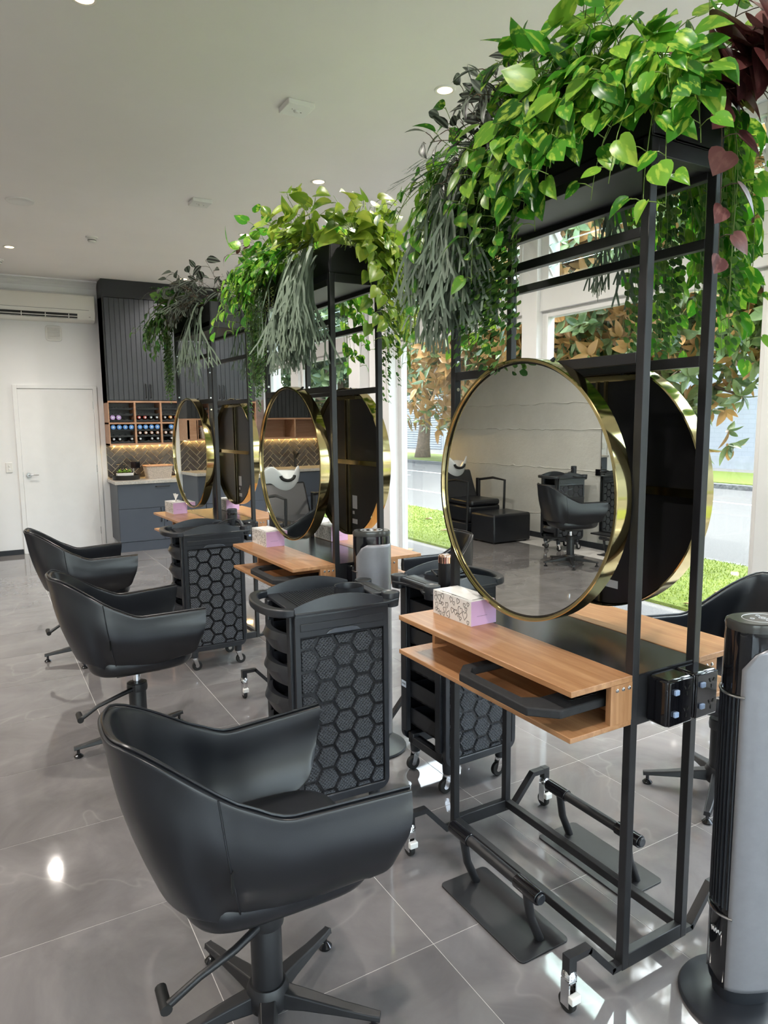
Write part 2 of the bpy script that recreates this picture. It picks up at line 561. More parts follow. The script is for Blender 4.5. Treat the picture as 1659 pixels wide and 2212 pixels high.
M['dark_tree'] = leaf_mat('dark_tree_leaf', (0.03, 0.065, 0.03), (0.07, 0.12, 0.05), (0.22, 0.26, 0.10), 0.4, 0.2, 0.4, 2.0, island=True)
M['stem'] = pm('green_stem', (0.16, 0.24, 0.05), 0.5, noise=(30, 0.3))
M['stem_brown'] = pm('brown_stem', (0.10, 0.07, 0.04), 0.7, noise=(30, 0.3))
# ================================================================== THE SETTING
XL, XR, YB, YF, ZC = -3.60, 3.58, 9.43, -3.43, 3.26

# floor: grout bed and one object per tile
floor = struct('floor', MB().box(XL - 0.1, XR + 0.1, YF - 0.1, YB + 0.1, -0.12, -0.0008), M['floor_grout'], label='polished grey marble-look tiled floor')
_tl = 0.6025
_half = 0.3
tile_me = MB().box(-_half, _half, -_half, _half, -0.006, 0).mesh('tile', M['floor'])
def tile_piece(x0, x1, y0, y1):
    if x1 - x0 > 0.595 and y1 - y0 > 0.595:
        obj_from(tile_me, 'tile', floor, Matrix.Translation(((x0 + x1) / 2, (y0 + y1) / 2, 0)))
    elif x1 - x0 > 0.01 and y1 - y0 > 0.01:
        MB().box(x0, x1, y0, y1, -0.010, 0).build('tile', M['floor'], floor)
i0 = -7
for i in range(-7, 6):
    for j in range(-9, 14):
        x0, y0 = 1.069 + i * _tl + 0.00125, 1.588 + j * _tl + 0.00125
        if x0 > XR or y0 > YB or x0 + 0.6 < XL or y0 + 0.6 < YF: continue
        tile_piece(max(x0, XL), min(x0 + 0.6, XR), max(y0, YF), min(y0 + 0.6, YB))

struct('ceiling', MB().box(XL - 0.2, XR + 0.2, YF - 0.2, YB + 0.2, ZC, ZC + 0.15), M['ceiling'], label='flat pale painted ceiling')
struct('wall_back', MB().box(XL - 0.2, XR + 0.2, YB, YB + 0.15, 0, ZC), M['wall'], label='white painted wall with the door')
# wall behind the camera: two unseen glazed openings added for more daylight
wf = MB()
wf.box(XL - 0.2, -2.9, YF - 0.15, YF, 0, ZC).box(-0.2, 0.2, YF - 0.15, YF, 0, ZC).box(3.1, XR + 0.2, YF - 0.15, YF, 0, ZC)
wf.box(-2.9, -0.2, YF - 0.15, YF, 2.95, ZC).box(0.2, 3.1, YF - 0.15, YF, 2.95, ZC)
wf.box(-2.9, -0.2, YF - 0.15, YF, 0, 0.1).box(0.2, 3.1, YF - 0.15, YF, 0, 0.1)
struct('wall_front', wf, M['wall'], label='white wall behind the camera with two glazed openings added for daylight')
for n, (a, b) in enumerate(((-2.9, -0.2), (0.2, 3.1))):
    w = empty('window_%d' % (9 + n), (0, 0, 0), kind='structure')  # unseen window, put in to let more daylight into the room
    fr = MB().box(a, a + 0.06, YF - 0.1, YF - 0.04, 0.1, 2.95).box(b - 0.06, b, YF - 0.1, YF - 0.04, 0.1, 2.95)
    fr.box(a, b, YF - 0.1, YF - 0.04, 0.1, 0.16).box(a, b, YF - 0.1, YF - 0.04, 2.89, 2.95)
    fr.build('frame', M['framewhite'], w)
    MB().box(a + 0.06, b - 0.06, YF - 0.075, YF - 0.069, 0.16, 2.89).build('pane', M['glass'], w)

# left concrete wall with board lines
wl = MB().box(XL - 0.2, XL, YF - 0.15, YB + 0.15, 0, ZC)
wall_left = struct('wall_left', wl, M['concrete'], label='pale painted board-marked concrete wall')
random.seed(3)
for z in (0.32, 0.93, 1.42, 1.75, 2.35, 2.9):
    rows_t, rows_b = [], []
    y = YF
    while y < YB:
        dz = random.uniform(-0.012, 0.012)
        h = random.choice((0.002, 0.004, 0.010, 0.016))
        d = random.uniform(0.002, 0.010)
        rows_t.append((XL - 0.004, y, z + dz + h)); rows_b.append((XL - 0.004, y, z + dz - h))
        y += random.uniform(0.05, 0.14)
    mid = [(XL + random.uniform(0.003, 0.010), (a[1]), (a[2] + b[2]) / 2) for a, b in zip(rows_t, rows_b)]
    MB().grid([rows_b, mid, rows_t]).build('board_line', M['concrete'], wall_left)
struct('baseboard_left', MB().box(XL, XL + 0.014, YF, YB, 0, 0.07), M['skirt'])
struct('baseboard_back', MB().box(XL, 0.40, YB - 0.014, YB, 0, 0.06), M['skirt'])

# cove cornice along the back wall
prof = [(YB, 3.26), (YB - 0.11, 3.26)] + [(YB - 0.11 + 0.095 * math.sin(t) , 3.245 - 0.105 * (1 - math.cos(t))) for t in [R(a) for a in (0, 18, 36, 54, 72, 90)]] + [(YB - 0.012, 3.12), (YB, 3.12)]
struct('trim_1', MB().prism(prof, XL, 1.40, 'X'), M['trimwhite'], label='white cove cornice above the air conditioner')
struct('trim_2', MB().box(XL, 1.40, YB - 0.006, YB, 3.085, 3.12), M['trimwhite'])

# ---------------------------------------------------------------- window wall (along Y at X = 3.58)
WX0, WX1 = 3.55, 3.66
wr = MB()
wr.box(WX0 - 0.02, WX1, YF, YB, 3.12, ZC)                    # head
wr.box(3.465, WX1, 5.90, 6.29, 0, 3.12)                      # pier
wr.box(3.36, WX1, 6.29, 6.53, 0, ZC)                         # column
wr.box(3.465, WX1, 5.90, 6.29, 3.1, ZC)
wr.box(3.50, WX1 + 0.1, YB - 0.03, YB, 0, ZC)
struct('wall_right', wr, M['wall'], label='white window wall with a stepped pier', bevel=0.004)
louvre_clip = MB().box(-0.012, 0.03, -0.006, 0.006, -0.07, 0.07).mesh('clip', M['plastic_white'])
def window(n, y0, y1, post_at=None, mull=True):
    w = empty('window_%d' % n, (0, 0, 0), kind='structure')
    ZT0, ZT1, ZB = 2.31, 2.47, 0.11
    # timber/aluminium surround
    MB().box(WX0, WX1, y0, y1, ZT0, ZT1).build('transom', M['framewhite'], w, bevel=0.004)
    MB().box(WX0, WX1, y0, y1, 0, ZB).build('sill', M['framewhite'], w, bevel=0.004)
    for a, b, z0, z1 in ((y0, y0 + 0.055, ZB, ZT0), (y1 - 0.055, y1, ZB, ZT0)):
        MB().box(WX0 + 0.025, WX1 - 0.02, a, b, z0, z1).build('frame', M['framewhite'], w, bevel=0.003)
    for z0, z1 in ((ZB, ZB + 0.055), (ZT0 - 0.045, ZT0)):
        MB().box(WX0 + 0.025, WX1 - 0.02, y0 + 0.055, y1 - 0.055, z0, z1).build('frame', M['framewhite'], w, bevel=0.003)
    MB().box(3.598, 3.604, y0 + 0.055, y1 - 0.055, ZB + 0.055, ZT0 - 0.045).build('pane', M['glass'], w)
    # louvre window above
    for a, b in ((y0, y0 + 0.075), (y1 - 0.075, y1)):
        MB().box(WX0 + 0.005, WX1, a, b, ZT1, 3.12).build('louvre_frame', M['framewhite'], w, bevel=0.003)
    MB().box(WX0 + 0.005, WX1, y0 + 0.075, y1 - 0.075, 3.06, 3.12).build('louvre_frame', M['framewhite'], w, bevel=0.003)
    nb = 4
    ch = (3.06 - ZT1) / nb
    ta = R(38)
    for k in range(nb):
        zc = ZT1 + ch * (k + 0.5)
        blade = MB().box(-0.003, 0.003, y0 + 0.08, y1 - 0.08, -0.077, 0.077).build('louvre_blade', M['louvre'], w)
        blade.matrix_basis = Matrix.Translation((3.60, 0, zc)) @ Matrix.Rotation(-ta, 4, 'Y')
        for yy in (y0 + 0.085, y1 - 0.085):
            obj_from(louvre_clip, 'louvre_clip', w, Matrix.Translation((3.60, yy, zc)) @ Matrix.Rotation(-ta, 4, 'Y'))
    return w
mulls = [5.82, 3.98, 2.12, 0.27, -1.58, -3.35]
for k, y in enumerate(mulls):
    if k == 0: continue
    struct('trim_%d' % (10 + k), MB().box(WX0 - 0.03, WX1 + 0.01, y - 0.08, y + 0.08, 0, 3.12), M['framewhite'], label='white mullion between two shop windows', bevel=0.005)
window(1, mulls[1] + 0.08, 5.90)
for k in range(1, 5):
    window(1 + k, mulls[k + 1] + 0.08, mulls[k] - 0.08)
struct('trim_20', MB().box(WX0 - 0.02, WX1, 8.24, 8.48, 0, 3.12), M['framewhite'], label='white mullion of the far window', bevel=0.005)
window(6, 6.53, 8.24)
window(7, 8.48, YB - 0.03)

# door
door = empty('door_1', (0, YB, 0), kind='structure', label='white flush interior door with lever handle')
MB().box(0.455, 1.285, -0.012, 0.01, 0.008, 1.975).build('leaf', M['trimwhite'], door, bevel=0.002)
for x0, x1, z0, z1 in ((0.405, 0.452, 0, 2.02), (1.288, 1.335, 0, 2.02), (0.452, 1.288, 1.979, 2.02)):
    MB().box(x0, x1, -0.022, 0.01, z0, z1).build('casing', M['trimwhite'], door, bevel=0.003)
hd = MB().lathe([(0.0, -0.022), (0.026, -0.022), (0.028, -0.012), (0.028, 0)], (0.515, -0.012, 0.955), 24, 'Y')
hd.tube([(0.515, -0.034, 0.955), (0.515, -0.058, 0.955), (0.535, -0.063, 0.955), (0.62, -0.060, 0.952)], [0.009, 0.009, 0.009, 0.006], 12)
hd.build('handle', M['steel'], door, smooth=True)
for z in (0.22, 1.0, 1.78):
    MB().cyl((1.287, -0.014, z - 0.045), (1.287, -0.014, z + 0.045), 0.006, n=10).build('hinge', M['steel'], door, smooth=True)
MB().box(0.4515, 0.456, -0.016, -0.010, 0.93, 0.99).build('strike_plate', M['steel'], door)

# brown stone strip beside the kitchen and dark glass above it
struct('trim_30', MB().box(3.285, 3.53, YB - 0.02, YB, 0, 1.86), pm('brown_stone_panel', (0.20, 0.11, 0.085), 0.1, noise=(7, 0.35)), label='polished brown stone panel at the end of the kitchen')
struct('trim_31', MB().box(3.285, 3.53, YB - 0.02, YB, 1.86, 3.12), pm('dark_glass_panel', (0.03, 0.035, 0.035), 0.03, coat=1.0, noise=(2, 0.1)), label='dark glossy panel beside the wall cabinets')

# ================================================================== OUTSIDE
ZG = -0.15
def ground_mat(name, c1, c2, scale, rough=0.9, bump=0.3, bs=90):
    m, nt, b, out = new_mat(name)
    tc = N(nt, 'ShaderNodeTexCoord')
    n = N(nt, 'ShaderNodeTexNoise', Scale=scale, Detail=10.0, Roughness=0.7)
    nt.links.new(tc.outputs['Object'], n.inputs['Vector'])
    r = ramp(nt, [(0.3, c1), (0.7, c2)])
    nt.links.new(n.outputs['Fac'], r.inputs[0])
    nt.links.new(r.outputs[0], b.inputs['Base Color'])
    b.inputs['Roughness'].default_value = rough
    n2 = N(nt, 'ShaderNodeTexNoise', Scale=bs, Detail=4.0)
    nt.links.new(tc.outputs['Object'], n2.inputs['Vector'])
    bp = N(nt, 'ShaderNodeBump', Strength=bump, Distance=0.03)
    nt.links.new(n2.outputs['Fac'], bp.inputs['Height'])
    nt.links.new(bp.outputs[0], b.inputs['Normal'])
    return m
M['asphalt'] = ground_mat('asphalt', (0.052, 0.051, 0.050), (0.095, 0.093, 0.091), 60)
M['path'] = ground_mat('footpath_asphalt', (0.12, 0.113, 0.107), (0.22, 0.205, 0.192), 80)
M['lawn'] = ground_mat('lawn', (0.085, 0.125, 0.012), (0.19, 0.235, 0.03), 14, bump=0.8, bs=120)
M['kerb'] = pm('kerb_stone', (0.10, 0.10, 0.10), 0.9, noise=(14, 0.5), bump=(20, 0.7, 0.03))
M['roadpaint'] = pm('road_paint', (0.55, 0.55, 0.54), 0.7, noise=(14, 0.15))
Y0, Y1 = -40, 70
struct('footpath', MB().box(3.66, 5.32, Y0, Y1, ZG - 0.2, ZG), M['path'], label='grey asphalt footpath outside the windows')
struct('lawn', MB().box(5.32, 7.42, Y0, Y1, ZG - 0.2, ZG + 0.03), M['lawn'], label='sunlit grass strip between footpath and road')
struct('kerb', MB().box(7.42, 7.60, Y0, Y1, ZG - 0.2, ZG + 0.01), M['kerb'], label='kerb of the near grass strip')
road = struct('road', MB().box(7.60, 16.0, Y0, Y1, ZG - 0.3, ZG - 0.05), M['asphalt'], label='grey asphalt road')
MB().box(13.28, 13.40, Y0, Y1, ZG - 0.05, ZG - 0.044).build('road_line', M['roadpaint'], road)
for yy in (13.2, 19.4, 25.6):
    MB().box(9.7, 12.2, yy, yy + 0.1, ZG - 0.05, ZG - 0.044).build('bay_line', M['roadpaint'], road)
MB().box(9.6, 9.7, 13.2, 25.7, ZG - 0.05, ZG - 0.044).build('bay_line', M['roadpaint'], road)
kerb2 = struct('kerb.001', MB().box(15.92, 16.2, Y0, Y1, ZG - 0.2, ZG + 0.06), M['kerb'], label='rough dark kerb of the far grass strip')
struct('lawn.001', MB().box(16.2, 19.6, Y0, Y1, ZG - 0.2, ZG + 0.08), M['lawn'], label='far grass strip below the white building')
struct('ground', MB().box(19.6, 90, Y0 - 30, Y1 + 40, ZG - 0.3, ZG + 0.02), M['path'], label='ground beyond the road')
struct('ground.001', MB().box(-60, 3.66, Y0 - 30, YF - 0.15, ZG - 0.3, ZG - 0.02), M['path'], label='ground behind the front wall')

# white building across the road: painted brick below, ribbed cladding above
def brick_mat():
    m, nt, b, out = new_mat('white_painted_brick')
    tc = N(nt, 'ShaderNodeTexCoord')
    mp = N(nt, 'ShaderNodeMapping')
    mp.inputs['Rotation'].default_value = (0, R(90), R(90))
    br = N(nt, 'ShaderNodeTexBrick')
    br.inputs['Scale'].default_value = 1.0
    br.inputs['Brick Width'].default_value = 0.40
    br.inputs['Row Height'].default_value = 0.15
    br.inputs['Mortar Size'].default_value = 0.008
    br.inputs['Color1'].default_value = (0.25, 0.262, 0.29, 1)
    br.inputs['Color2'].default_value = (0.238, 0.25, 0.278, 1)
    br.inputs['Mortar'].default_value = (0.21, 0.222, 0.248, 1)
    sx = N(nt, 'ShaderNodeSeparateXYZ')
    cx = N(nt, 'ShaderNodeCombineXYZ')
    nt.links.new(tc.outputs['Object'], sx.inputs[0])
    nt.links.new(sx.outputs[1], cx.inputs[0])
    nt.links.new(sx.outputs[2], cx.inputs[1])
    nt.links.new(cx.outputs[0], br.inputs['Vector'])
    nt.links.new(br.outputs['Color'], b.inputs['Base Color'])
    b.inputs['Roughness'].default_value = 0.8
    return m
M['brick'] = brick_mat()
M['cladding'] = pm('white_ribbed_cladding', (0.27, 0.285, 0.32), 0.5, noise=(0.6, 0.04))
bld = empty('white_building', (21.5, 0, ZG), label='long white painted building with ribbed upper cladding across the road', cat='building')
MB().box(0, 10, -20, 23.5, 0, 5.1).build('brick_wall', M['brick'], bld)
MB().box(-0.06, 0.0, -20, 23.5, 0, 0.45).build('plinth', pm('grey_plinth', (0.25, 0.26, 0.28), 0.8, noise=(5, 0.1)), bld)
rib = MB()
z = 5.1
pts = []
while z < 9.5:
    pts += [(-0.10, z), (-0.16, z + 0.035), (-0.16, z + 0.09), (-0.10, z + 0.125)]
    z += 0.16
rib.grid([[(x, -20, zz) for x, zz in pts], [(x, 23.5, zz) for x, zz in pts]])
rib.box(-0.10, 10, -20, 23.5, 5.1, 9.5)
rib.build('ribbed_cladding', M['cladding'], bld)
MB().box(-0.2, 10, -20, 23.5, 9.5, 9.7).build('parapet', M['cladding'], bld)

shed = empty('roller_door_building', (23.5, 0, ZG), label='pale building with roller doors behind the street tree', cat='building')
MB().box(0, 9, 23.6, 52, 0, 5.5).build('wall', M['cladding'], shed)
slat_me = MB().prism([(0, -0.06), (-0.05, -0.03), (-0.05, 0.03), (0, 0.06)], -2.6, 2.6, 'Y')
slat_me = MB().add([(x, y, zz) for y in (-2.6, 2.6) for x, zz in ((0, -0.06), (-0.06, -0.03), (-0.06, 0.03), (0, 0.06))],
                   [(0, 4, 5, 1), (1, 5, 6, 2), (2, 6, 7, 3), (0, 1, 2, 3), (4, 7, 6, 5)]).mesh('slat', M['cladding'])
for yc in (28.4, 36.5):
    dr = empty('roller_door', (0, yc, 0)); dr.parent = shed
    MB().box(-0.03, 0.0, -2.7, 2.7, 0, 3.4).build('door_back', pm('pale_grey', (0.34, 0.36, 0.40), 0.6, noise=(2, 0.05)), dr)
    for k in range(24):
        obj_from(slat_me, 'slat', dr, Matrix.Translation((-0.03, 0, 0.1 + 0.14 * k)))
MB().box(-0.04, 0.0, 31.7, 33.2, 0, 2.6).build('side_door', M['trimwhite'], shed)

house = empty('red_roofed_house', (10.5, 62, ZG), label='distant house with a red tiled roof', cat='house')
MB().box(-5, 7, -5, 5, 0, 2.9).build('wall', pm('house_wall', (0.16, 0.16, 0.20), 0.8, noise=(3, 0.1)), house)
MB().add([(-5.6, -5.6, 2.9), (7.6, -5.6, 2.9), (7.6, 5.6, 2.9), (-5.6, 5.6, 2.9), (-2, 0, 5.4), (4, 0, 5.4)],
         [(0, 1, 5, 4), (1, 2, 5), (2, 3, 4, 5), (3, 0, 4), (3, 2, 1, 0)]).build('roof', pm('red_roof_tile', (0.33, 0.13, 0.11), 0.7, noise=(12, 0.3), bump=(25, 0.6, 0.03)), house)
MB().box(-3, -1.6, -5.03, -5, 1.0, 2.2).build('window', M['black_gloss'], house)
MB().box(2, 3.6, -5.03, -5, 1.0, 2.2).build('window', M['black_gloss'], house)
# ================================================================== STYLING STATIONS
# local frame of a station: x across (front -), y along (near end -), origin at the frame's centre on the floor
SL, SD = 0.81, 0.268            # frame length (y) and depth (x)
HX, HY = SD / 2, SL / 2
PT = 0.025
Z_DESK, Z_SHELF = 0.887, 0.767

def castor(parent, x, y, sx, sy):
    """swan-neck arm, chrome stem, fork and wheel at one corner of the frame"""
    ax, ay = x + sx * 0.185, y
    arm = MB()
    path = [(x, y, 0.056), (x + sx * 0.03, y, 0.056), (x + sx * 0.12, y, 0.155), (ax - sx * 0.005, y, 0.155)]
    for a, b in zip(path[:-1], path[1:]):
        a, b = Vector(a), Vector(b)
        t = (b - a).normalized()
        nrm = Vector((-t.z, 0, t.x)) * 0.009
        w = Vector((0, 0.0125, 0))
        a2, b2 = a - t * 0.004, b + t * 0.004
        arm.add([a2 - nrm - w, a2 + nrm - w, a2 + nrm + w, a2 - nrm + w, b2 - nrm - w, b2 + nrm - w, b2 + nrm + w, b2 - nrm + w],
                [(0, 3, 2, 1), (4, 5, 6, 7), (0, 1, 5, 4), (1, 2, 6, 5), (2, 3, 7, 6), (3, 0, 4, 7)])
    arm.box(ax - 0.013, ax + 0.013, y - 0.013, y + 0.013, 0.118, 0.165)
    arm.build('castor_arm', M['black_metal'], parent)
    c = MB().lathe([(0.0, 0.122), (0.014, 0.122), (0.02, 0.112), (0.021, 0.104), (0.012, 0.098), (0.011, 0.09), (0.0, 0.09)], (ax, y, 0), 18)
    c.box(ax - 0.014, ax - 0.010, y - 0.014, y + 0.016, 0.022, 0.094).box(ax + 0.010, ax + 0.014, y - 0.014, y + 0.016, 0.022, 0.094)
    c.box(ax - 0.014, ax + 0.014, y - 0.014, y + 0.014, 0.090, 0.096)
    fk = c.build('castor', M['chrome'], parent, smooth=True)
    MB().cyl((ax - 0.009, y + 0.004, 0.026), (ax + 0.009, y + 0.004, 0.026), 0.026, n=22).build('wheel', M['rubber'], fk, smooth=True, bevel=0.003)
    MB().box(ax - 0.016, ax + 0.016, y - 0.030, y - 0.012, 0.040, 0.062).build('brake_pedal', M['plastic_white'], fk, bevel=0.003)

def make_station(name):
    t = empty(name)
    for sx in (-1, 1):
        for sy in (-1, 1):
            cx, cyy = sx * (HX - PT / 2), sy * (HY - PT / 2)
            MB().box(cx - PT / 2, cx + PT / 2, cyy - PT / 2, cyy + PT / 2, 0.044, 2.205).build('post', M['black_metal'], t, bevel=0.002)
            for zz in (1.65, 1.74, 1.93, 2.04):
                MB().cyl((cx, cyy - sy * 0.0125, zz), (cx, cyy - sy * 0.0145, zz), 0.006, n=12).build('bolt', M['steel'], t, smooth=True)
    # base ring
    for sy in (-1, 1):
        yy = sy * (HY - PT / 2)
        MB().box(-HX + PT, HX - PT, yy - PT / 2, yy + PT / 2, 0.044, 0.088).build('base_rail', M['black_metal'], t, bevel=0.002)
    for sx in (-1, 1):
        xx = sx * (HX - PT / 2)
        MB().box(xx - PT / 2, xx + PT / 2, -HY + PT, HY - PT, 0.060, 0.088).build('base_rail', M['black_metal'], t, bevel=0.002)
        MB().box(xx - PT / 2, xx + PT / 2, -HY + PT, HY - PT, 1.680, 1.708).build('mirror_rail', M['black_metal'], t, bevel=0.002)
        MB().box(xx - PT / 2, xx + PT / 2, -HY + PT, HY - PT, 1.980, 2.005).build('upper_rail', M['black_metal'], t, bevel=0.002)
        MB().box(xx - PT / 2, xx + PT / 2, -HY + PT, HY - PT, 2.150, 2.178).build('top_rail', M['black_metal'], t, bevel=0.002)
    for sy in (-1, 1):
        yy = sy * (HY - PT / 2)
        MB().box(-HX + PT, HX - PT, yy - PT / 2, yy + PT / 2, 2.165, 2.205).build('top_rail', M['black_metal'], t, bevel=0.002)
    MB().box(-HX + PT, HX - PT, -HY + PT, HY - PT, 2.168, 2.176).build('top_tray', M['black_metal'], t)
    # desks on both sides, each with a shelf, back board and end uprights
    for s in (-1, 1):
        x_in, x_out = s * HX, s * (HX + 0.216)
        a, b = min(x_in, x_out), max(x_in, x_out)
        MB().box(a, b, -HY, HY, Z_DESK - 0.016, Z_DESK).build('desk_top', M['oak'], t, bevel=0.0015)
        MB().box(a, b, -HY, HY, Z_SHELF - 0.014, Z_SHELF).build('shelf', M['oak'], t, bevel=0.0015)
        xb = s * (HX + 0.012)
        MB().box(min(x_in, xb), max(x_in, xb), -HY + 0.016, HY - 0.016, Z_SHELF, Z_DESK - 0.016).build('back_board', M['oak'], t)
        for sy in (-1, 1):
            xu = s * (HX + 0.078)
            y0, y1 = sorted((sy * HY, sy * (HY - 0.016)))
            up = MB().box(min(x_in, xu), max(x_in, xu), y0, y1, Z_SHELF, Z_DESK - 0.016).build('end_upright', M['oak_z'], t)
            for k in range(3):
                xx = s * (HX + 0.012 + 0.022 * k)
                MB().lathe([(0.0, -0.004), (0.003, -0.004), (0.0055, -0.001), (0.0055, 0.0)], (xx, -HY if sy < 0 else HY, Z_DESK - 0.03), 10, 'Y').build('screw', M['steel'], up, smooth=True)
    MB().box(-HX, HX, -HY + 0.002, HY - 0.002, Z_DESK - 0.006, Z_DESK - 0.002).build('centre_plate', M['satin_black'], t)
    # power plate with two double outlets at the near end
    MB().box(-HX + PT, HX - PT, -HY + 0.004, -HY + 0.008, 0.745, Z_DESK - 0.004).build('power_plate', M['black_metal'], t)
    for k, (x0, x1, dy) in enumerate(((-0.075, 0.022, 0.0), (0.030, 0.124, 0.0))):
        po = MB().box(x0, x1, -HY - 0.062, -HY + 0.004, 0.752, 0.878).build('power_outlet', M['black_gloss'], t, bevel=0.008, seg=3)
        MB().box(x0 + 0.003, x1 - 0.003, -HY - 0.067, -HY - 0.060, 0.755, 0.875).build('face_plate', M['black_gloss'], po, bevel=0.003)
        for zc in (0.787, 0.846):
            xs = x0 + 0.026
            sw = MB().box(xs - 0.008, xs + 0.008, -HY - 0.074, -HY - 0.066, zc - 0.007, zc + 0.007).build('switch', M['blue_switch'], po, bevel=0.002)
            xs = x1 - 0.028
            pin = MB()
            for dx, dz, an in ((-0.008, 0.006, 0.5), (0.008, 0.006, -0.5), (0.0, -0.011, 0.0)):
                ca, sa = math.cos(an), math.sin(an)
                pin.prism([(xs + dx + ca * u - sa * v, zc + dz + sa * u + ca * v) for u, v in ((-0.0018, -0.005), (0.0018, -0.005), (0.0018, 0.005), (-0.0018, 0.005))], -HY - 0.0685, -HY - 0.066, 'Y')
            pin.build('socket_slot', M['ink'], po)
    # slide-out tool holder under the front desk
    zt = 0.806
    th = MB()
    xo, xi, y0, y1 = -0.413, -0.15, -0.375, 0.02
    outer = [(xi, y0), (xo + 0.06, y0), (xo, y0 + 0.06), (xo, y1 - 0.05), (xo + 0.05, y1), (xi, y1)]
    inner = [(xi, y0 + 0.095), (xo + 0.075, y0 + 0.095), (xo + 0.035, y0 + 0.12), (xo + 0.035, y1 - 0.06), (xo + 0.06, y1 - 0.035), (xi, y1 - 0.035)]
    for z0, z1 in ((zt, zt + 0.024),):
        n = len(outer)
        vs = [(p[0], p[1], z0) for p in outer] + [(p[0], p[1], z0) for p in inner] + [(p[0], p[1], z1) for p in outer] + [(p[0], p[1], z1) for p in inner]
        fs = []
        for i in range(n - 1):
            fs += [(i, i + 1, n + i + 1, n + i), (2 * n + i, 3 * n + i, 3 * n + i + 1, 2 * n + i + 1), (i, 2 * n + i, 2 * n + i + 1, i + 1), (n + i, n + i + 1, 3 * n + i + 1, 3 * n + i)]
        fs += [(0, n, 3 * n, 2 * n), (n - 1, 3 * n - 1, 4 * n - 1, 2 * n - 1)]
        th.add(vs, fs)
    tho = th.build('tool_holder', M['black_foam'], t, bevel=0.004)
    slot = MB()
    for k in range(4):
        slot.cyl((xi - 0.13 + 0.026 * k, y0 + 0.046, zt + 0.0225), (xi - 0.13 + 0.026 * k, y0 + 0.046, zt + 0.0252), 0.016, n=14)
    slot.build('tool_slot', M['ink'], tho)
    for yy in (y0 + 0.1, y1 - 0.02):
        MB().box(xi - 0.01, -HX, yy - 0.008, yy + 0.008, zt + 0.004, zt + 0.018).build('slide', M['black_metal'], t)
    for sx in (-1, 1):
        for sy in (-1, 1):
            castor(t, sx * HX, sy * (HY - 0.014), sx, sy)
    return t
M['oak_z'] = wood_mat('oak_upright', (0.36, 0.165, 0.070), (0.56, 0.31, 0.155), 2)
M['satin_black'] = pm('satin_black_plate', (0.02, 0.02, 0.021), 0.22, noise=(30, 0.1))
M['blue_switch'] = pm('pale_blue_switch', (0.32, 0.42, 0.62), 0.35, noise=(9, 0.03))

ST = [  # centre x, y and turn of the three stations
    (1.424 + HX, 1.598, 0.0),
    (1.402 + HX, 3.315, 0.0186),
    (1.372 + HX - 0.025, 5.01, 0.050)]
st_labels = ['black metal styling station with oak desks nearest the tower fan, power outlets on its end',
             'black metal styling station with oak desks between the other two stations',
             'black metal styling station with oak desks closest to the kitchen wall']
stations = []
stations.append(make_station('styling_station'))
for k, (x, y, rz) in enumerate(ST):
    o = stations[0] if k == 0 else copy_tree(stations[0])
    o.location = (x, y, 0); o.rotation_euler = (0, 0, rz)
    tag(o, st_labels[k], 'styling station', 'styling stations in a row')
    if k: stations.append(o)
def st_pt(k, x, y, z):
    c, s = math.cos(ST[k][2]), math.sin(ST[k][2])
    return Vector((ST[k][0] + c * x - s * y, ST[k][1] + s * x + c * y, z))

# ------------------------------------------------------------------ round mirrors
def make_mirror(name):
    """disc in the local y-z plane, glass facing -x, back at x = 0"""
    t = empty(name)
    r, d = 0.386, 0.054
    n = 96
    prof = [(r - 0.004, 0.0), (r, -0.002), (r, -d + 0.002), (r - 0.002, -d), (r - 0.009, -d), (r - 0.011, -d + 0.003), (r - 0.011, -d + 0.012), (r - 0.004, -d + 0.013), (r - 0.004, 0.0)]
    MB().lathe(prof, (0, 0, 0), n, 'X').build('frame', M['brass'], t, smooth=True)
    MB().lathe([(0.0, -d + 0.012), (r - 0.016, -d + 0.012), (r - 0.016, -d + 0.015), (0.0, -d + 0.015)], (0, 0, 0), n, 'X').build('glass', M['mirror'], t)
    MB().lathe([(r - 0.017, -d + 0.0125), (r - 0.0045, -d + 0.0125), (r - 0.0045, -d + 0.016), (r - 0.017, -d + 0.016), (r - 0.017, -d + 0.0125)], (0, 0, 0), n, 'X').build('seal', M['ink'], t)
    MB().lathe([(0.0, -d + 0.018), (r - 0.006, -d + 0.018), (r - 0.006, -d + 0.026), (0.0, -d + 0.026)], (0, 0, 0), n, 'X').build('back_panel', M['mirror_back'], t)
    for a in (0.017, -0.017):
        MB().box(-d + 0.026, -d + 0.036, a - 0.004, a + 0.004, -r + 0.008, r - 0.06).build('brace', M['dark_brass'], t)
    MB().box(-d + 0.026, -d + 0.040, -r + 0.008, r - 0.008, -0.012, 0.012).build('brace', M['brass'], t)
    hy = math.sqrt(r * r - (r - 0.06) ** 2)
    MB().prism([(-hy * 0.98, r - 0.062), (hy * 0.98, r - 0.062)] + [((r - 0.007) * math.sin(q), (r - 0.007) * math.cos(q)) for q in [R(z) for z in (24, 16, 8, 0, -8, -16, -24)]], -d + 0.026, -d + 0.030, 'X').build('hanger_plate', M['brass'], t)
    for yy in (-0.09, 0.09):
        MB().tube([(-0.012, yy, r - 0.045), (-0.008, yy, r - 0.03), (-0.004, yy, r - 0.012), (0.006, yy, r - 0.006)], 0.005, 8).build('hook', M['black_metal'], t, smooth=True)
    # paper marks on the back
    for (y0, y1, z0, z1) in ((0.035, 0.085, -0.245, -0.175), (0.035, 0.055, -0.275, -0.258), (0.032, 0.085, -0.325, -0.300)):
        MB().box(-d + 0.026, -d + 0.0265, y0, y1, z0, z1).build('back_sticker', M['white_print'], t)
    return t
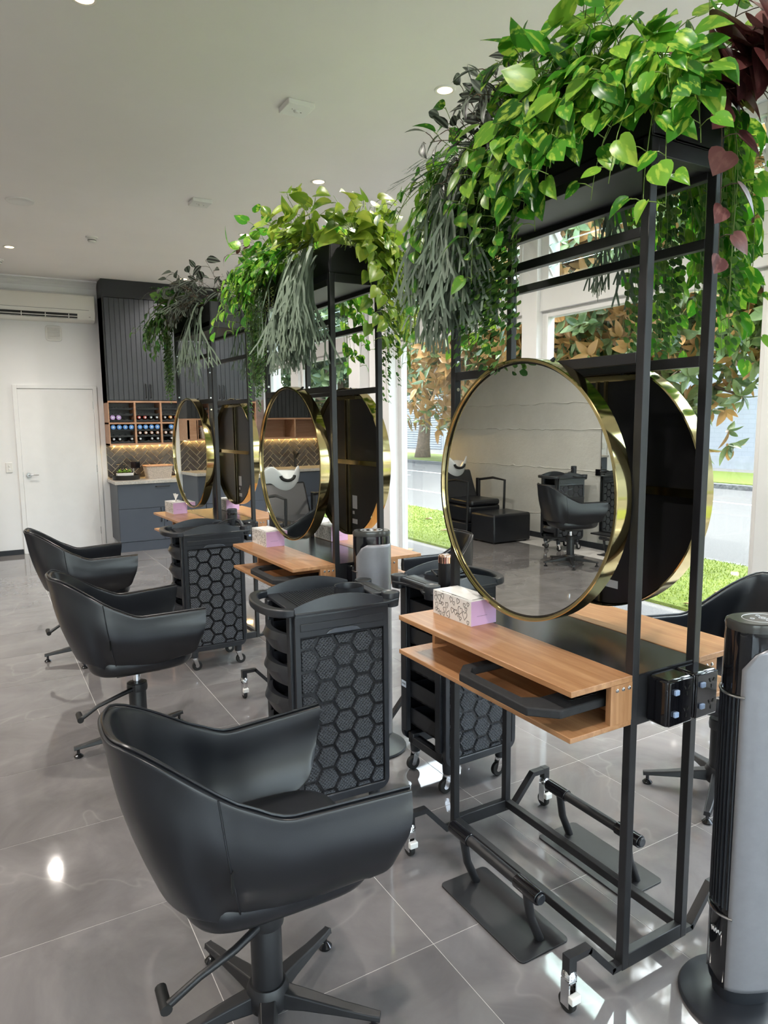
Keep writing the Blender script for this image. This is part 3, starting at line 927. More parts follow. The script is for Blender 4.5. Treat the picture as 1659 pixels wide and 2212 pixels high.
M['dark_brass'] = pm('tarnished_brass', (0.16, 0.13, 0.07), 0.3, metal=1.0, noise=(9, 0.3))
M['mirror_back'] = pm('matt_black_backing', (0.010, 0.010, 0.011), 0.35, noise=(12, 0.2))
ZM = 1.336
m0 = make_mirror('round_mirror')
near_names = ['nearest the tower fan', 'on the middle station', 'on the station closest to the kitchen']
first = True
for k in range(3):
    for side in (-1, 1):
        o = m0 if first else copy_tree(m0)
        first = False
        o.location = st_pt(k, side * (HX + 0.002), 0.0, ZM)
        o.rotation_euler = (0, 0, ST[k][2] + (0 if side < 0 else math.pi))
        lab = ('round brass-framed mirror showing its glass, ' if side < 0 else 'round brass mirror showing its black back, ') + near_names[k]
        tag(o, lab, 'mirror', 'round brass mirrors')

# ------------------------------------------------------------------ salon chairs
def smooth01(t):
    t = max(0.0, min(1.0, t))
    return t * t * (3 - 2 * t)

def make_chair(name):
    """faces +x, column at the origin"""
    t = empty(name)
    # base: five legs with glides
    for k in range(5):
        a = R(35 + 72 * k)
        ca, sa = math.cos(a), math.sin(a)
        def P(r, w, z): return (ca * r - sa * w, sa * r + ca * w, z)
        sec = []
        for r, w, z0, z1 in ((0.03, 0.026, 0.050, 0.098), (0.10, 0.023, 0.052, 0.086), (0.20, 0.018, 0.045, 0.066), (0.268, 0.016, 0.040, 0.056), (0.296, 0.013, 0.036, 0.053)):
            sec.append([P(r, -w, z0), P(r, w, z0), P(r, w * 0.8, z1), P(r, -w * 0.8, z1)])
        mb = MB().grid(sec, wrap=True)
        mb.add(sec[0], [(0, 1, 2, 3)]).add(sec[-1], [(3, 2, 1, 0)])
        leg = mb.build('base_leg', M['black_metal'], t, bevel=0.004)
        g = MB().lathe([(0.0, 0.0), (0.019, 0.0), (0.021, 0.006), (0.013, 0.014), (0.007, 0.018), (0.007, 0.042), (0.0, 0.042)], (ca * 0.278, sa * 0.278, 0), 16)
        g.build('glide', M['glide'], leg, smooth=True)
    MB().lathe([(0.0, 0.046), (0.050, 0.046), (0.056, 0.055), (0.055, 0.095), (0.046, 0.112), (0.0, 0.112)], n=32).build('hub', M['black_metal'], t, smooth=True)
    MB().lathe([(0.0, 0.10), (0.040, 0.10), (0.040, 0.305), (0.036, 0.315), (0.0, 0.315)], n=32).build('column', M['black_metal'], t, smooth=True)
    MB().cyl((0, 0, 0.31), (0, 0, 0.395), 0.017, n=20).build('piston', M['chrome'], t, smooth=True)
    # pump lever
    lv = MB().lathe([(0.0, 0.275), (0.046, 0.275), (0.048, 0.29), (0.046, 0.312), (0.0, 0.312)], n=28)
    lv.tube([(-0.03, -0.03, 0.29), (-0.10, -0.07, 0.285), (-0.19, -0.085, 0.262), (-0.265, -0.08, 0.215)], [0.011, 0.010, 0.009, 0.010], 10)
    lvo = lv.build('pump_lever', M['black_metal'], t, smooth=True)
    MB().tube([(-0.268, -0.090, 0.212), (-0.268, -0.02, 0.216)], [0.014, 0.014], 12).build('pedal', M['rubber'], lvo, smooth=True)
    # shell: one continuous padded band, arm - back - arm
    def path(u):
        """u in -1..1 -> plan point, outward normal, back weight, along-arm x"""
        s = abs(u)
        sg = 1 if u > 0 else -1
        if s > 0.46:                                   # arm
            q = (s - 0.46) / 0.54
            x = -0.075 + q * 0.345
            y = 0.258 + 0.036 * q
            nx, ny = -0.10, 1.0
        else:
            ph = s / 0.46 * math.pi / 2
            e = 2 / 2.5
            x = -0.075 - 0.185 * (abs(math.cos(ph)) ** e)
            y = 0.258 * (abs(math.sin(ph)) ** e)
            nx, ny = -math.cos(ph) / 0.185, math.sin(ph) / 0.258
        l = math.hypot(nx, ny)
        return x, sg * y, nx / l, sg * ny / l
    NU, NV = 56, 9
    ring = []
    rows = []
    rim_pts = []
    for i in range(NU + 1):
        u = -1 + 2 * i / NU
        s = abs(u)
        x, y, nx, ny = path(u)
        back = 1 - smooth01((s - 0.17) / 0.40)
        q = max(0.0, (s - 0.46) / 0.54)
        top = 0.690 + 0.010 * q + 0.185 * back
        low_arm = 0.408 + 0.100 * q + 0.040 * max(0.0, (q - 0.86) / 0.14) ** 2
        wrear = 1 - smooth01((s - 0.27) / 0.07)
        low = low_arm + 0.085 * wrear
        if s < 0.36 and s > 0.27:
            pass
        th = 0.036
        outer, inner = [], []
        for j in range(NV):
            v = j / (NV - 1)
            z = low + (top - low) * v
            lean = back * (0.105 * max(0.0, (z - 0.45) / 0.42) ** 1.15)
            pinch = 1 - 0.24 * back * max(0.0, (z - 0.55) / 0.33) - 0.02
            bulge = 0.018 * math.sin(math.pi * min(1, v * 1.1))
            under = -0.095 * (1 - v) ** 2.4 * (1 - wrear) * (1 - 0.85 * q)       # sides tuck under the seat
            px = x - lean
            if q > 0.8:                                          # rounded lower front corner
                px -= 0.03 * (1 - v) ** 2 * (q - 0.8) / 0.2
            py = y * pinch
            o = bulge + under
            outer.append((px + nx * o, py + ny * o, z))
            ii = th * (0.75 + 0.25 * math.sin(math.pi * v))
            inner.append((px + nx * (o - ii), py + ny * (o - ii), z))
        row = outer + inner[::-1]
        rows.append(row)
        rim_pts.append(Vector(outer[-1]) * 0.55 + Vector(inner[-1]) * 0.45 + Vector((0, 0, 0.004)))
    mb = MB().grid(rows, wrap=True)
    n = len(rows[0])
    mb.add(rows[0], [tuple(range(n))]).add(rows[-1], [tuple(range(n - 1, -1, -1))])
    sh = mb.build('shell', M['leather'], t, sub=1)
    cr = sh.modifiers.new('bev', 'BEVEL'); cr.width = 0.004; cr.segments = 2; cr.limit_method = 'ANGLE'; cr.angle_limit = R(60)
    sh.modifiers.move(1, 0)
    MB().tube(rim_pts, 0.0035, 6).build('piping', M['leather'], sh, smooth=True)
    for sg in (-1, 1):
        seam = []
        u = 0.40 * sg
        i = round((u + 1) / 2 * NU)
        for p in rows[i][:NV]:
            x_, y_, nx_, ny_ = path(-1 + 2 * i / NU)
            seam.append(Vector(p) + Vector((nx_, ny_, 0)) * 0.0015)
        MB().tube(seam, 0.0022, 6).build('seam', M['leather'], sh, smooth=True)
    i = round((-0.40 + 1) / 2 * NU)
    p = Vector(rows[i][4]); x_, y_, nx_, ny_ = path(-1 + 2 * i / NU)
    tagm = MB().box(-0.001, 0.001, -0.007, 0.007, -0.022, 0.022)
    tg = tagm.build('brand_tag', M['ink'], sh)
    tg.matrix_basis = Matrix.Translation(p + Vector((nx_, ny_, 0)) * 0.006) @ Matrix.Rotation(math.atan2(ny_, nx_) + R(70), 4, 'Z')
    # seat cushion: padded block with a rolled rear edge
    prof = []
    rows = []
    for j, (z, sc, dx) in enumerate(((0.398, 0.55, 0.0), (0.404, 0.78, 0.0), (0.424, 0.96, 0), (0.455, 1.0, 0), (0.487, 0.985, 0), (0.502, 0.93, 0), (0.508, 0.80, 0), (0.510, 0.45, 0), (0.510, 0.02, 0))):
        row = []
        for k in range(40):
            a = 2 * math.pi * k / 40
            e = 2 / 4.2
            cx, sx_ = math.cos(a), math.sin(a)
            X = 0.238 * math.copysign(abs(cx) ** e, cx)
            Y = 0.212 * math.copysign(abs(sx_) ** e, sx_)
            row.append((0.012 + X * sc, Y * sc, z - 0.012 * (1 if X * sc < -0.1 else 0) * 0))
        rows.append(row)
    mb = MB().grid(rows, wrap=True)
    mb.add(rows[0], [tuple(range(39, -1, -1))])
    mb.build('seat', M['leather'], t, smooth='all', sub=1)
    MB().box(-0.10, 0.10, -0.07, 0.07, 0.372, 0.390).build('seat_plate', M['black_metal'], t, bevel=0.003)
    return t
M['glide'] = pm('black_chrome_glide', (0.06, 0.06, 0.065), 0.12, metal=0.8, noise=(9, 0.05))
chair0 = make_chair('salon_chair')
chairs = [
    ((0.552, 1.59, 0), R(-2), 'black leather tub salon chair in the foreground, nearest of the three on the wall side'),
    ((0.585, 3.42, 0), R(0), 'black leather tub salon chair facing the middle station, second of three'),
    ((0.580, 4.98, 0), R(1), 'black leather tub salon chair closest to the white door, farthest of the three'),
    ((2.575, 1.70, 0), R(172), 'black leather tub salon chair on the window side, behind the tower fan'),
    ((2.54, 3.42, 0), R(186), 'black leather tub salon chair by the window, partly hidden behind the second trolley'),
    ((-2.65, 5.41, 0), R(200), 'black leather tub salon chair seen in the nearest mirror, facing the concrete wall')]
for k, (loc, rz, lab) in enumerate(chairs):
    o = chair0 if k == 0 else copy_tree(chair0)
    o.location = loc; o.rotation_euler = (0, 0, rz)
    tag(o, lab, 'chair', 'black salon chairs')

# ------------------------------------------------------------------ trolleys
def make_trolley(name):
    """honeycomb panels face -y and +y, drawers open at -x, handle at -x, cup holders at +x; origin on the floor, centre of the body"""
    t = empty(name)
    W, D = 0.186, 0.157            # half sizes of the body in x and y
    zb, zt = 0.130, 0.862
    for sy in (-1, 1):
        y = sy * D
        pn = empty('honeycomb_panel', (0, y, 0), 0 if sy < 0 else math.pi)
        pn.parent = t
        # rounded panel frame (local: panel faces -y, spans x)
        fr = MB()
        f = 0.020
        c = 0.045
        def rr(x0, x1, z0, z1, c0, n=6):
            pts = [(x1, z1), (x0, z1)]
            pts += [(x0 + c0 - c0 * math.cos(a), z0 + c0 - c0 * math.sin(a)) for a in [math.pi / 2 * k / n for k in range(n + 1)]]
            pts += [(x1 - c0 + c0 * math.sin(a), z0 + c0 - c0 * math.cos(a)) for a in [math.pi / 2 * k / n for k in range(n + 1)]]
            return pts
        o_, i_ = rr(-W, W, zb, zt, c), rr(-W + f, W - f, zb + f + 0.012, zt - 0.085, 0.004)
        n = len(o_)
        vs = [(p[0], -0.012, p[1]) for p in o_] + [(p[0], -0.012, p[1]) for p in i_] + [(p[0], 0.012, p[1]) for p in o_] + [(p[0], 0.012, p[1]) for p in i_]
        fs = []
        for i in range(n):
            j = (i + 1) % n
            fs += [(i, j, n + j, n + i), (2 * n + i, 3 * n + i, 3 * n + j, 2 * n + j), (i, 2 * n + i, 2 * n + j, j), (n + i, n + j, 3 * n + j, 3 * n + i)]
        fr.add(vs, fs)
        fr.build('panel_frame', M['black_plastic'], pn, bevel=0.003)
        MB().box(-W + f, W - f, -0.002, 0.004, zb + f + 0.012, zt - 0.085).build('panel_sheet', M['trolley_sheet'], pn)
        # slot and pull at the top
        sl = MB().box(-W + 0.02, W - 0.02, -0.0155, -0.012, zt - 0.058, zt - 0.030)
        sl.build('top_drawer_front', M['black_plastic'], pn, bevel=0.003)
        pl = MB().prism([(-0.07, zt - 0.078), (0.07, zt - 0.078), (0.055, zt - 0.066), (0.035, zt - 0.060), (-0.035, zt - 0.060), (-0.055, zt - 0.066)], -0.018, -0.012, 'Y')
        pl.build('pull', M['satin_grey'], pn, bevel=0.002)
        # hexagon pads
        hr = 0.0435
        px0, px1, pz0, pz1 = -W + f + 0.004, W - f - 0.004, zb + f + 0.016, zt - 0.089
        dx, dz = hr * 1.5 * 1.13, hr * math.sqrt(3) * 1.13
        for ci in range(-4, 5):
            for cj in range(-1, 12):
                cx = ci * dx + 0.006
                cz = pz0 + 0.015 + cj * dz + (dz / 2 if ci % 2 else 0)
                key = (ci, cj)
                hx = [(cx + hr * math.cos(R(60 * k)), cz + hr * math.sin(R(60 * k))) for k in range(6)]
                hx = clip_poly(hx, px0, px1, pz0, pz1)
                if len(hx) < 3 or area2(hx) < 0.0002: continue
                if key in hexcache:
                    me = hexcache[key]
                else:
                    mx, mz = sum(p[0] for p in hx) / len(hx), sum(p[1] for p in hx) / len(hx)
                    top = [(mx + (p[0] - mx) * 0.93, mz + (p[1] - mz) * 0.93) for p in hx]
                    m_ = len(hx)
                    vs = [(p[0], -0.002, p[1]) for p in hx] + [(p[0], -0.0085, p[1]) for p in top]
                    me = MB().add(vs, [(i, (i + 1) % m_, m_ + (i + 1) % m_, m_ + i) for i in range(m_)] + [tuple(range(m_, 2 * m_))]).mesh('hexagon_pad', M['hexpad'])
                    hexcache[key] = me
                obj_from(me, 'hexagon_pad', pn)
    # corner rails at the open ends, drawers and floor tray
    for sx in (-1, 1):
        MB().box(sx * W - 0.012, sx * W + 0.012, -D + 0.012, -D + 0.05, zb + 0.06, zt).build('corner_rail', M['black_plastic'], t, bevel=0.004)
        MB().box(sx * W - 0.012, sx * W + 0.012, D - 0.05, D - 0.012, zb + 0.06, zt).build('corner_rail', M['black_plastic'], t, bevel=0.004)
    for k in range(5):
        z0 = 0.225 + 0.122 * k
        d = empty('drawer', (0, 0, 0)); d.parent = t
        MB().box(-W + 0.01, W - 0.01, -D + 0.045, D - 0.045, z0, z0 + 0.008).build('drawer_floor', M['black_plastic'], d)
        MB().box(-W + 0.01, W - 0.01, -D + 0.045, -D + 0.050, z0, z0 + 0.062).build('drawer_side', M['black_plastic'], d)
        MB().box(-W + 0.01, W - 0.01, D - 0.050, D - 0.045, z0, z0 + 0.062).build('drawer_side', M['black_plastic'], d)
        MB().box(W - 0.016, W - 0.010, -D + 0.045, D - 0.045, z0, z0 + 0.07).build('drawer_end', M['black_plastic'], d)
        fr = []
        for a in range(13):
            q = -1 + a / 6
            fr.append([(-W - 0.035 * (1 - q * q) + 0.004, q * (D - 0.03), z0 - 0.004), (-W - 0.055 * (1 - q * q) - 0.004, q * (D - 0.03), z0 + 0.045), (-W - 0.045 * (1 - q * q), q * (D - 0.03), z0 + 0.072), (-W + 0.012 - 0.035 * (1 - q * q), q * (D - 0.03), z0 + 0.072)])
        mb = MB().grid(fr)
        mb.build('drawer_front', M['black_plastic'], d, smooth=True)
    MB().box(-W + 0.01, W - 0.01, -D + 0.03, -D + 0.07, zb + 0.005, zb + 0.05).build('base_bar', M['black_plastic'], t, bevel=0.004)
    MB().box(-W + 0.01, W - 0.01, D - 0.07, D - 0.03, zb + 0.005, zb + 0.05).build('base_bar', M['black_plastic'], t, bevel=0.004)
    for sx in (-1, 1):
        MB().box(sx * (W - 0.03) - 0.02, sx * (W - 0.03) + 0.02, -D + 0.03, D - 0.03, zb, zb + 0.035).build('base_bar', M['black_plastic'], t, bevel=0.004)
    # top tray
    tr = empty('top_tray', (0, 0, 0)); tr.parent = t
    zr = zt
    out = [(-W, -D - 0.02), (W - 0.01, -D - 0.02), (W + 0.055, -D + 0.005), (W + 0.075, -D + 0.045), (W + 0.05, -0.05), (W + 0.045, 0.05), (W + 0.075, D - 0.045), (W + 0.055, D - 0.005), (W - 0.01, D + 0.02), (-W, D + 0.02)]
    inn = [(-W + 0.03, -D + 0.006), (W - 0.06, -D + 0.012), (W - 0.03, -D + 0.03), (W - 0.02, -0.05), (W - 0.02, 0.05), (W - 0.03, D - 0.03), (W - 0.06, D - 0.012), (-W + 0.03, D - 0.006)]
    MB().prism(out, zr, zr + 0.012, 'Z').build('tray_floor', M['black_plastic'], tr, bevel=0.003)
    # arched side walls
    for sy in (-1, 1):
        lo, hi, lo2, hi2 = [], [], [], []
        for k in range(15):
            q = k / 14
            x = -W + q * (2 * W - 0.02)
            h = 0.030 + 0.034 * math.sin(math.pi * q) ** 0.9
            y = sy * (D + 0.020)
            yi = sy * (D - 0.004)
            lo.append((x, y, zr)); hi.append((x, sy * (D + 0.008), zr + h)); hi2.append((x, sy * (D + 0.002), zr + h)); lo2.append((x, yi, zr + 0.008))
        MB().grid([lo, hi, hi2, lo2]).build('tray_wall', M['black_plastic'], tr, smooth=True)
    # ribbed mat and cups
    mat_ = MB()
    for k in range(22):
        x = -W + 0.045 + k * 0.0105
        mat_.box(x, x + 0.006, -D + 0.02, D - 0.02, zr + 0.012, zr + 0.016)
    mat_.build('ribbed_mat', M['black_plastic'], tr)
    MB().lathe([(0.048, zr + 0.01), (0.054, zr + 0.046), (0.058, zr + 0.048), (0.058, zr + 0.044), (0.062, zr + 0.01)], (W - 0.085, 0.0, 0), 28, cap=False).build('bowl_ring', M['black_plastic'], tr, smooth=True)
    for cy_, rr_ in ((-D + 0.035, 0.028), (D - 0.035, 0.028)):
        MB().lathe([(0.020, zr + 0.004), (0.024, zr + 0.03), (0.034, zr + 0.034), (0.036, zr + 0.03), (0.030, zr - 0.02), (0.0, zr - 0.03)], (W + 0.035, cy_, 0), 22, cap=False).build('cup_holder', M['black_plastic'], tr, smooth=True)
        MB().cyl((W + 0.035, cy_, zr + 0.026), (W + 0.035, cy_, zr + 0.0305), 0.024, n=20).build('cup_well', M['ink'], tr)
    MB().box(W - 0.03, W + 0.05, -0.10, 0.10, zr + 0.010, zr + 0.030).build('tool_bridge', M['black_plastic'], tr, bevel=0.006)
    MB().box(W + 0.005, W + 0.032, -0.085, 0.085, zr + 0.0295, zr + 0.0315).build('tool_well', M['ink'], tr)
    # handle bow
    ho, hi_ = [], []
    for k in range(21):
        a = math.pi * k / 20
        ho.append((-W - 0.100 * math.sin(a) ** 0.75, -(D + 0.020) * math.cos(a)))
        hi_.append((-W + 0.004 - 0.070 * math.sin(a) ** 0.75, -(D - 0.012) * math.cos(a)))
    n = len(ho)
    vs = [(p_[0], p_[1], zr) for p_ in ho] + [(p_[0], p_[1], zr) for p_ in hi_] + [(p_[0], p_[1], zr + 0.030) for p_ in ho] + [(p_[0], p_[1], zr + 0.030) for p_ in hi_]
    fs = []
    for i in range(n - 1):
        fs += [(i, i + 1, n + i + 1, n + i), (2 * n + i, 3 * n + i, 3 * n + i + 1, 2 * n + i + 1), (i, 2 * n + i, 2 * n + i + 1, i + 1), (n + i, n + i + 1, 3 * n + i + 1, 3 * n + i)]
    fs += [(0, n, 3 * n, 2 * n), (n - 1, 3 * n - 1, 4 * n - 1, 2 * n - 1)]
    MB().add(vs, fs).build('handle', M['black_plastic'], tr, bevel=0.006, seg=3)
    # castors
    for sx in (-1, 1):
        for sy in (-1, 1):
            x, y = sx * (W - 0.045), sy * (D - 0.035)
            cs = MB().lathe([(0.0, 0.135), (0.022, 0.135), (0.024, 0.12), (0.022, 0.085), (0.0, 0.085)], (x, y, 0), 18).build('castor', M['black_plastic'], t, smooth=True)
            fk = MB().lathe([(0.0, 0.086), (0.018, 0.086), (0.018, 0.076), (0.0, 0.076)], (x, y, 0), 16)
            for s in (-1, 1):
                fk.prism([(x - 0.014, 0.078), (x + 0.014, 0.078), (x + 0.026, 0.034), (x + 0.016, 0.022), (x + 0.004, 0.034)], y + s * 0.013 - 0.0015, y + s * 0.013 + 0.0015, 'Y')
            fk.build('fork', M['chrome'], cs, smooth=True)
            MB().cyl((x + 0.014, y - 0.010, 0.031), (x + 0.014, y + 0.010, 0.031), 0.031, n=24).build('wheel', M['rubber'], cs, bevel=0.004)
            MB().cyl((x + 0.014, y - 0.012, 0.031), (x + 0.014, y + 0.012, 0.031), 0.012, n=16).build('wheel_hub', M['chrome'], cs, smooth=True)
    return t
hexcache = {}
def hexpad_mat():
    m, nt, b, out = new_mat('knurled_black_pad')
    b.inputs['Base Color'].default_value = (0.042, 0.046, 0.055, 1)
    b.inputs['Roughness'].default_value = 0.36
    tc = N(nt, 'ShaderNodeTexCoord')
    mp = N(nt, 'ShaderNodeMapping')
    mp.inputs['Rotation'].default_value = (0, R(45), 0)
    mp.inputs['Scale'].default_value = (640, 640, 640)
    nt.links.new(tc.outputs['Object'], mp.inputs['Vector'])
    sx = N(nt, 'ShaderNodeSeparateXYZ')
    nt.links.new(mp.outputs[0], sx.inputs[0])
    a = N(nt, 'ShaderNodeMath', _operation='SINE'); c = N(nt, 'ShaderNodeMath', _operation='SINE')
    nt.links.new(sx.outputs[0], a.inputs[0]); nt.links.new(sx.outputs[2], c.inputs[0])
    p = N(nt, 'ShaderNodeMath', _operation='MAXIMUM')
    nt.links.new(a.outputs[0], p.inputs[0]); nt.links.new(c.outputs[0], p.inputs[1])
    bp = N(nt, 'ShaderNodeBump', Strength=0.7, Distance=0.0022)
    nt.links.new(p.outputs[0], bp.inputs['Height'])
    nt.links.new(bp.outputs[0], b.inputs['Normal'])
    return m
M['hexpad'] = hexpad_mat()
M['trolley_sheet'] = pm('recessed_black_sheet', (0.007, 0.007, 0.009), 0.25, noise=(30, 0.1))
M['satin_grey'] = pm('satin_grey_pull', (0.10, 0.11, 0.13), 0.25, metal=0.4, noise=(30, 0.1))
trol0 = make_trolley('salon_trolley')
TROL = [((1.122, 2.41, 0), R(-3), 'black trolley with honeycomb side and empty tray, directly behind the foreground chair'),
        ((1.745, 2.40, 0), R(181), 'black trolley with honeycomb side behind the nearest oak desk, a bottle standing in its tray'),
        ((1.232, 4.415, 0), R(-1), 'black trolley with honeycomb side and upright hair dryer, beside the farthest station'),
        ((-3.25, 6.16, 0), R(186), 'black trolley with honeycomb side seen in the nearest mirror, against the concrete wall')]
TR = []
for k, (loc, rz, lab) in enumerate(TROL):
    o = trol0 if k == 0 else copy_tree(trol0)
    TR.append(o)
    o.location = loc; o.rotation_euler = (0, 0, rz)
    tag(o, lab, 'trolley', 'black salon trolleys')

# ------------------------------------------------------------------ footrests
def make_footrest(name):
    t = empty(name)
    hx, hy, c = 0.094, 0.205, 0.018
    pts = []
    for (cx, cyy, a0) in ((hx - c, hy - c, 0), (-hx + c, hy - c, 90), (-hx + c, -hy + c, 180), (hx - c, -hy + c, 270)):
        pts += [(cx + c * math.cos(R(a0 + 15 * k)), cyy + c * math.sin(R(a0 + 15 * k))) for k in range(7)]
    MB().prism(pts, 0.0, 0.006, 'Z').build('base_plate', M['black_metal'], t, bevel=0.001)
    xb, zb = -0.036, 0.190
    MB().cyl((xb, -0.165, zb), (xb, 0.165, zb), 0.0165, n=24).build('bar', M['black_metal'], t, smooth=True)
    for s in (-1, 1):
        MB().cyl((xb, s * 0.115, zb), (xb, s * 0.212, zb), 0.021, n=24).build('grip', M['black_gloss'], t, smooth=True, bevel=0.002)
        MB().cyl((xb, s * 0.212, zb), (xb, s * 0.220, zb), 0.015, n=24).build('end_cap', M['black_plastic'], t, smooth=True, bevel=0.002)
        MB().tube([(0.02, s * 0.155, 0.004), (0.0, s * 0.155, 0.05), (-0.018, s * 0.155, 0.09), (-0.026, s * 0.155, 0.135), (xb, s * 0.155, zb)], 0.0135, 14).build('support', M['black_metal'], t, smooth=True)
    return t
fr0 = make_footrest('footrest')
for k, (loc, rz, lab) in enumerate((((1.331, 1.594, 0), 0.0, 'black bar footrest on a floor plate, on the foreground chair side of the nearest station'),
                                    ((1.797, 1.632, 0), math.pi, 'black bar footrest on a floor plate, on the window side of the nearest station'),
                                    ((-3.40, 5.45, 0), R(180), 'black bar footrest below the wall mirror, seen in the nearest round mirror'))):
    o = fr0 if k == 0 else copy_tree(fr0)
    o.location = loc; o.rotation_euler = (0, 0, rz)
    if k == 1: o.rotation_euler = (0, 0, 0)
    tag(o, lab, 'footrest', 'bar footrests')

# ------------------------------------------------------------------ tower fans
def make_fan(name):
    """front (grille) faces -x"""
    t = empty(name)
    MB().lathe([(0.0, 0.0), (0.148, 0.0), (0.155, 0.006), (0.150, 0.014), (0.12, 0.024), (0.07, 0.030), (0.0, 0.031)], n=56).build('base', M['black_plastic'], t, smooth=True)
    def sec(sc, z, shape=None):
        # rounded D: long in x, narrower in y
        pts = []
        for k in range(44):
            a = 2 * math.pi * k / 44
            e = 2 / 2.6
            X = 0.088 * math.copysign(abs(math.cos(a)) ** e, math.cos(a))
            Y = 0.062 * math.copysign(abs(math.sin(a)) ** e, math.sin(a))
            pts.append((X * sc, Y * sc, z))
        return pts
    H_ = 1.035
    MB().grid([sec(0.80, 0.028), sec(0.86, 0.06), sec(0.9, 0.10)], wrap=True).build('neck', M['black_plastic'], t, smooth=True)
    body = MB().grid([sec(0.93, 0.07), sec(0.97, 0.09), sec(0.97, H_ - 0.02), sec(0.96, H_ - 0.006)], wrap=True)
    body.add(sec(0.96, H_ - 0.006), [tuple(range(44))]).add(sec(0.93, 0.07), [tuple(range(43, -1, -1))])
    body.build('body', M['black_gloss'], t, smooth=True)
    # silver side shells
    for s in (-1, 1):
        lo, hi = [], []
        rows = []
        for z in (0.075, 0.085, H_ - 0.10, H_ - 0.06, H_ - 0.045):
            row = []
            for k in range(13):
                a = R(38 + (168 - 38) * k / 12)
                if z > H_ - 0.07: a = R(62 + (168 - 62) * k / 12)
                if z > H_ - 0.05: a = R(80 + (168 - 80) * k / 12)
                e = 2 / 2.6
                X = -0.088 * math.copysign(abs(math.cos(a)) ** e, math.cos(a)) * 1.0
                Y = s * 0.062 * (abs(math.sin(a)) ** e) * 1.0
                row.append((X, Y, z))
            rows.append(row)
        sh = MB().grid(rows).build('side_shell', M['silver_grey'], t, smooth=True)
        so = sh.modifiers.new('solid', 'SOLIDIFY'); so.thickness = 0.003; so.offset = 0
    # grille: dark recess and vertical bars at the front
    MB().grid([[( -0.0865 * math.cos(a), 0.060 * math.sin(a), z) for a in [R(q) for q in range(-32, 33, 8)]] for z in (0.30, 0.86)]).build('grille_back', M['ink'], t, smooth=True)
    for k in range(9):
        a = R(-32 + 8 * k)
        x, y = -0.0885 * math.cos(a), 0.058 * math.sin(a) * 1.25
        MB().box(x - 0.003, x + 0.003, y - 0.002, y + 0.002, 0.295, 0.865).build('grille_bar', M['black_plastic'], t)
    for z in (0.285, 0.875):
        MB().tube([(-0.0905 * math.cos(a) - 0.0, 0.078 * math.sin(a), z - 0.012 * math.cos(a)) for a in [R(q) for q in range(-42, 43, 6)]], 0.0035, 8).build('silver_band', M['steel'], t, smooth=True)
    # slanted control top
    top = MB().grid([sec(0.97, H_ - 0.008), sec(0.985, H_ + 0.004), sec(0.96, H_ + 0.012), sec(0.90, H_ + 0.015)], wrap=True)
    top.add(sec(0.90, H_ + 0.015), [tuple(range(44))])
    tp = top.build('control_top', M['fan_top'], t, smooth=True)
    ring = [(0.050 * math.cos(2 * math.pi * k / 40) , 0.040 * math.sin(2 * math.pi * k / 40), H_ + 0.0155) for k in range(40)]
    MB().tube(ring, 0.0008, 5, closed=True).build('printed_ring', M['white_print'], tp)
    for (px, py, r_) in ((0, 0, 0.010), (0, 0, 0.005), (0.028, 0, 0.005), (-0.028, 0, 0.005), (0, 0.022, 0.005), (0, -0.022, 0.005)):
        rg = [(px + r_ * math.cos(2 * math.pi * k / 18), py + r_ * 0.9 * math.sin(2 * math.pi * k / 18), H_ + 0.0155) for k in range(18)]
        MB().tube(rg, 0.0007, 5, closed=True).build('button_print', M['white_print'], tp)
    # script logo on the lower front: a slanted flourish
    lg = []
    for k in range(26):
        q = k / 25
        a = R(-34 + 40 * q)
        lg.append((-0.0875 * math.cos(a), 0.066 * math.sin(a), 0.222 - 0.006 * q + 0.006 * math.sin(q * 34)))
    MB().tube(lg, 0.0014, 5).build('logo_script', M['white_print'], t)
    return t
M['fan_top'] = pm('dark_grey_touch_panel', (0.05, 0.05, 0.047), 0.18, noise=(9, 0.05))
fan0 = make_fan('tower_fan')
for k, (loc, rz, lab) in enumerate((((1.660, 1.000, 0), R(-26), 'tall black and silver tower fan in the right foreground'),
                                    ((1.545, 2.800, 0), R(-26), 'tall black and silver tower fan beside the middle station'))):
    o = fan0 if k == 0 else copy_tree(fan0)
    o.location = loc; o.rotation_euler = (0, 0, rz)
    tag(o, lab, 'fan', 'tower fans')

# ------------------------------------------------------------------ tissue boxes
def heart_outline(s, tilt, n=22, w=0.0012, fat=1.0):
    pts = []
    for k in range(n + 1):
        a = 2 * math.pi * k / n
        x = 16 * math.sin(a) ** 3
        y = 13 * math.cos(a) - 5 * math.cos(2 * a) - 2 * math.cos(3 * a) - math.cos(4 * a)
        pts.append((x / 34 * s, y / 30 * s * 1.25))
    c, q = math.cos(tilt), math.sin(tilt)
    pts = [(c * x - q * y, q * x + c * y) for x, y in pts]
    out = []
    for k in range(n):
        (x0, y0), (x1, y1) = pts[k], pts[k + 1]
        l = math.hypot(x1 - x0, y1 - y0) or 1
        ww = w * (0.5 + 1.0 * abs(math.sin(k * 0.29))) * fat
        nx, ny = -(y1 - y0) / l * ww / 2, (x1 - x0) / l * ww / 2
        out.append([(x0 - nx, y0 - ny), (x1 - nx, y1 - ny), (x1 + nx, y1 + ny), (x0 + nx, y0 + ny)])
    return out
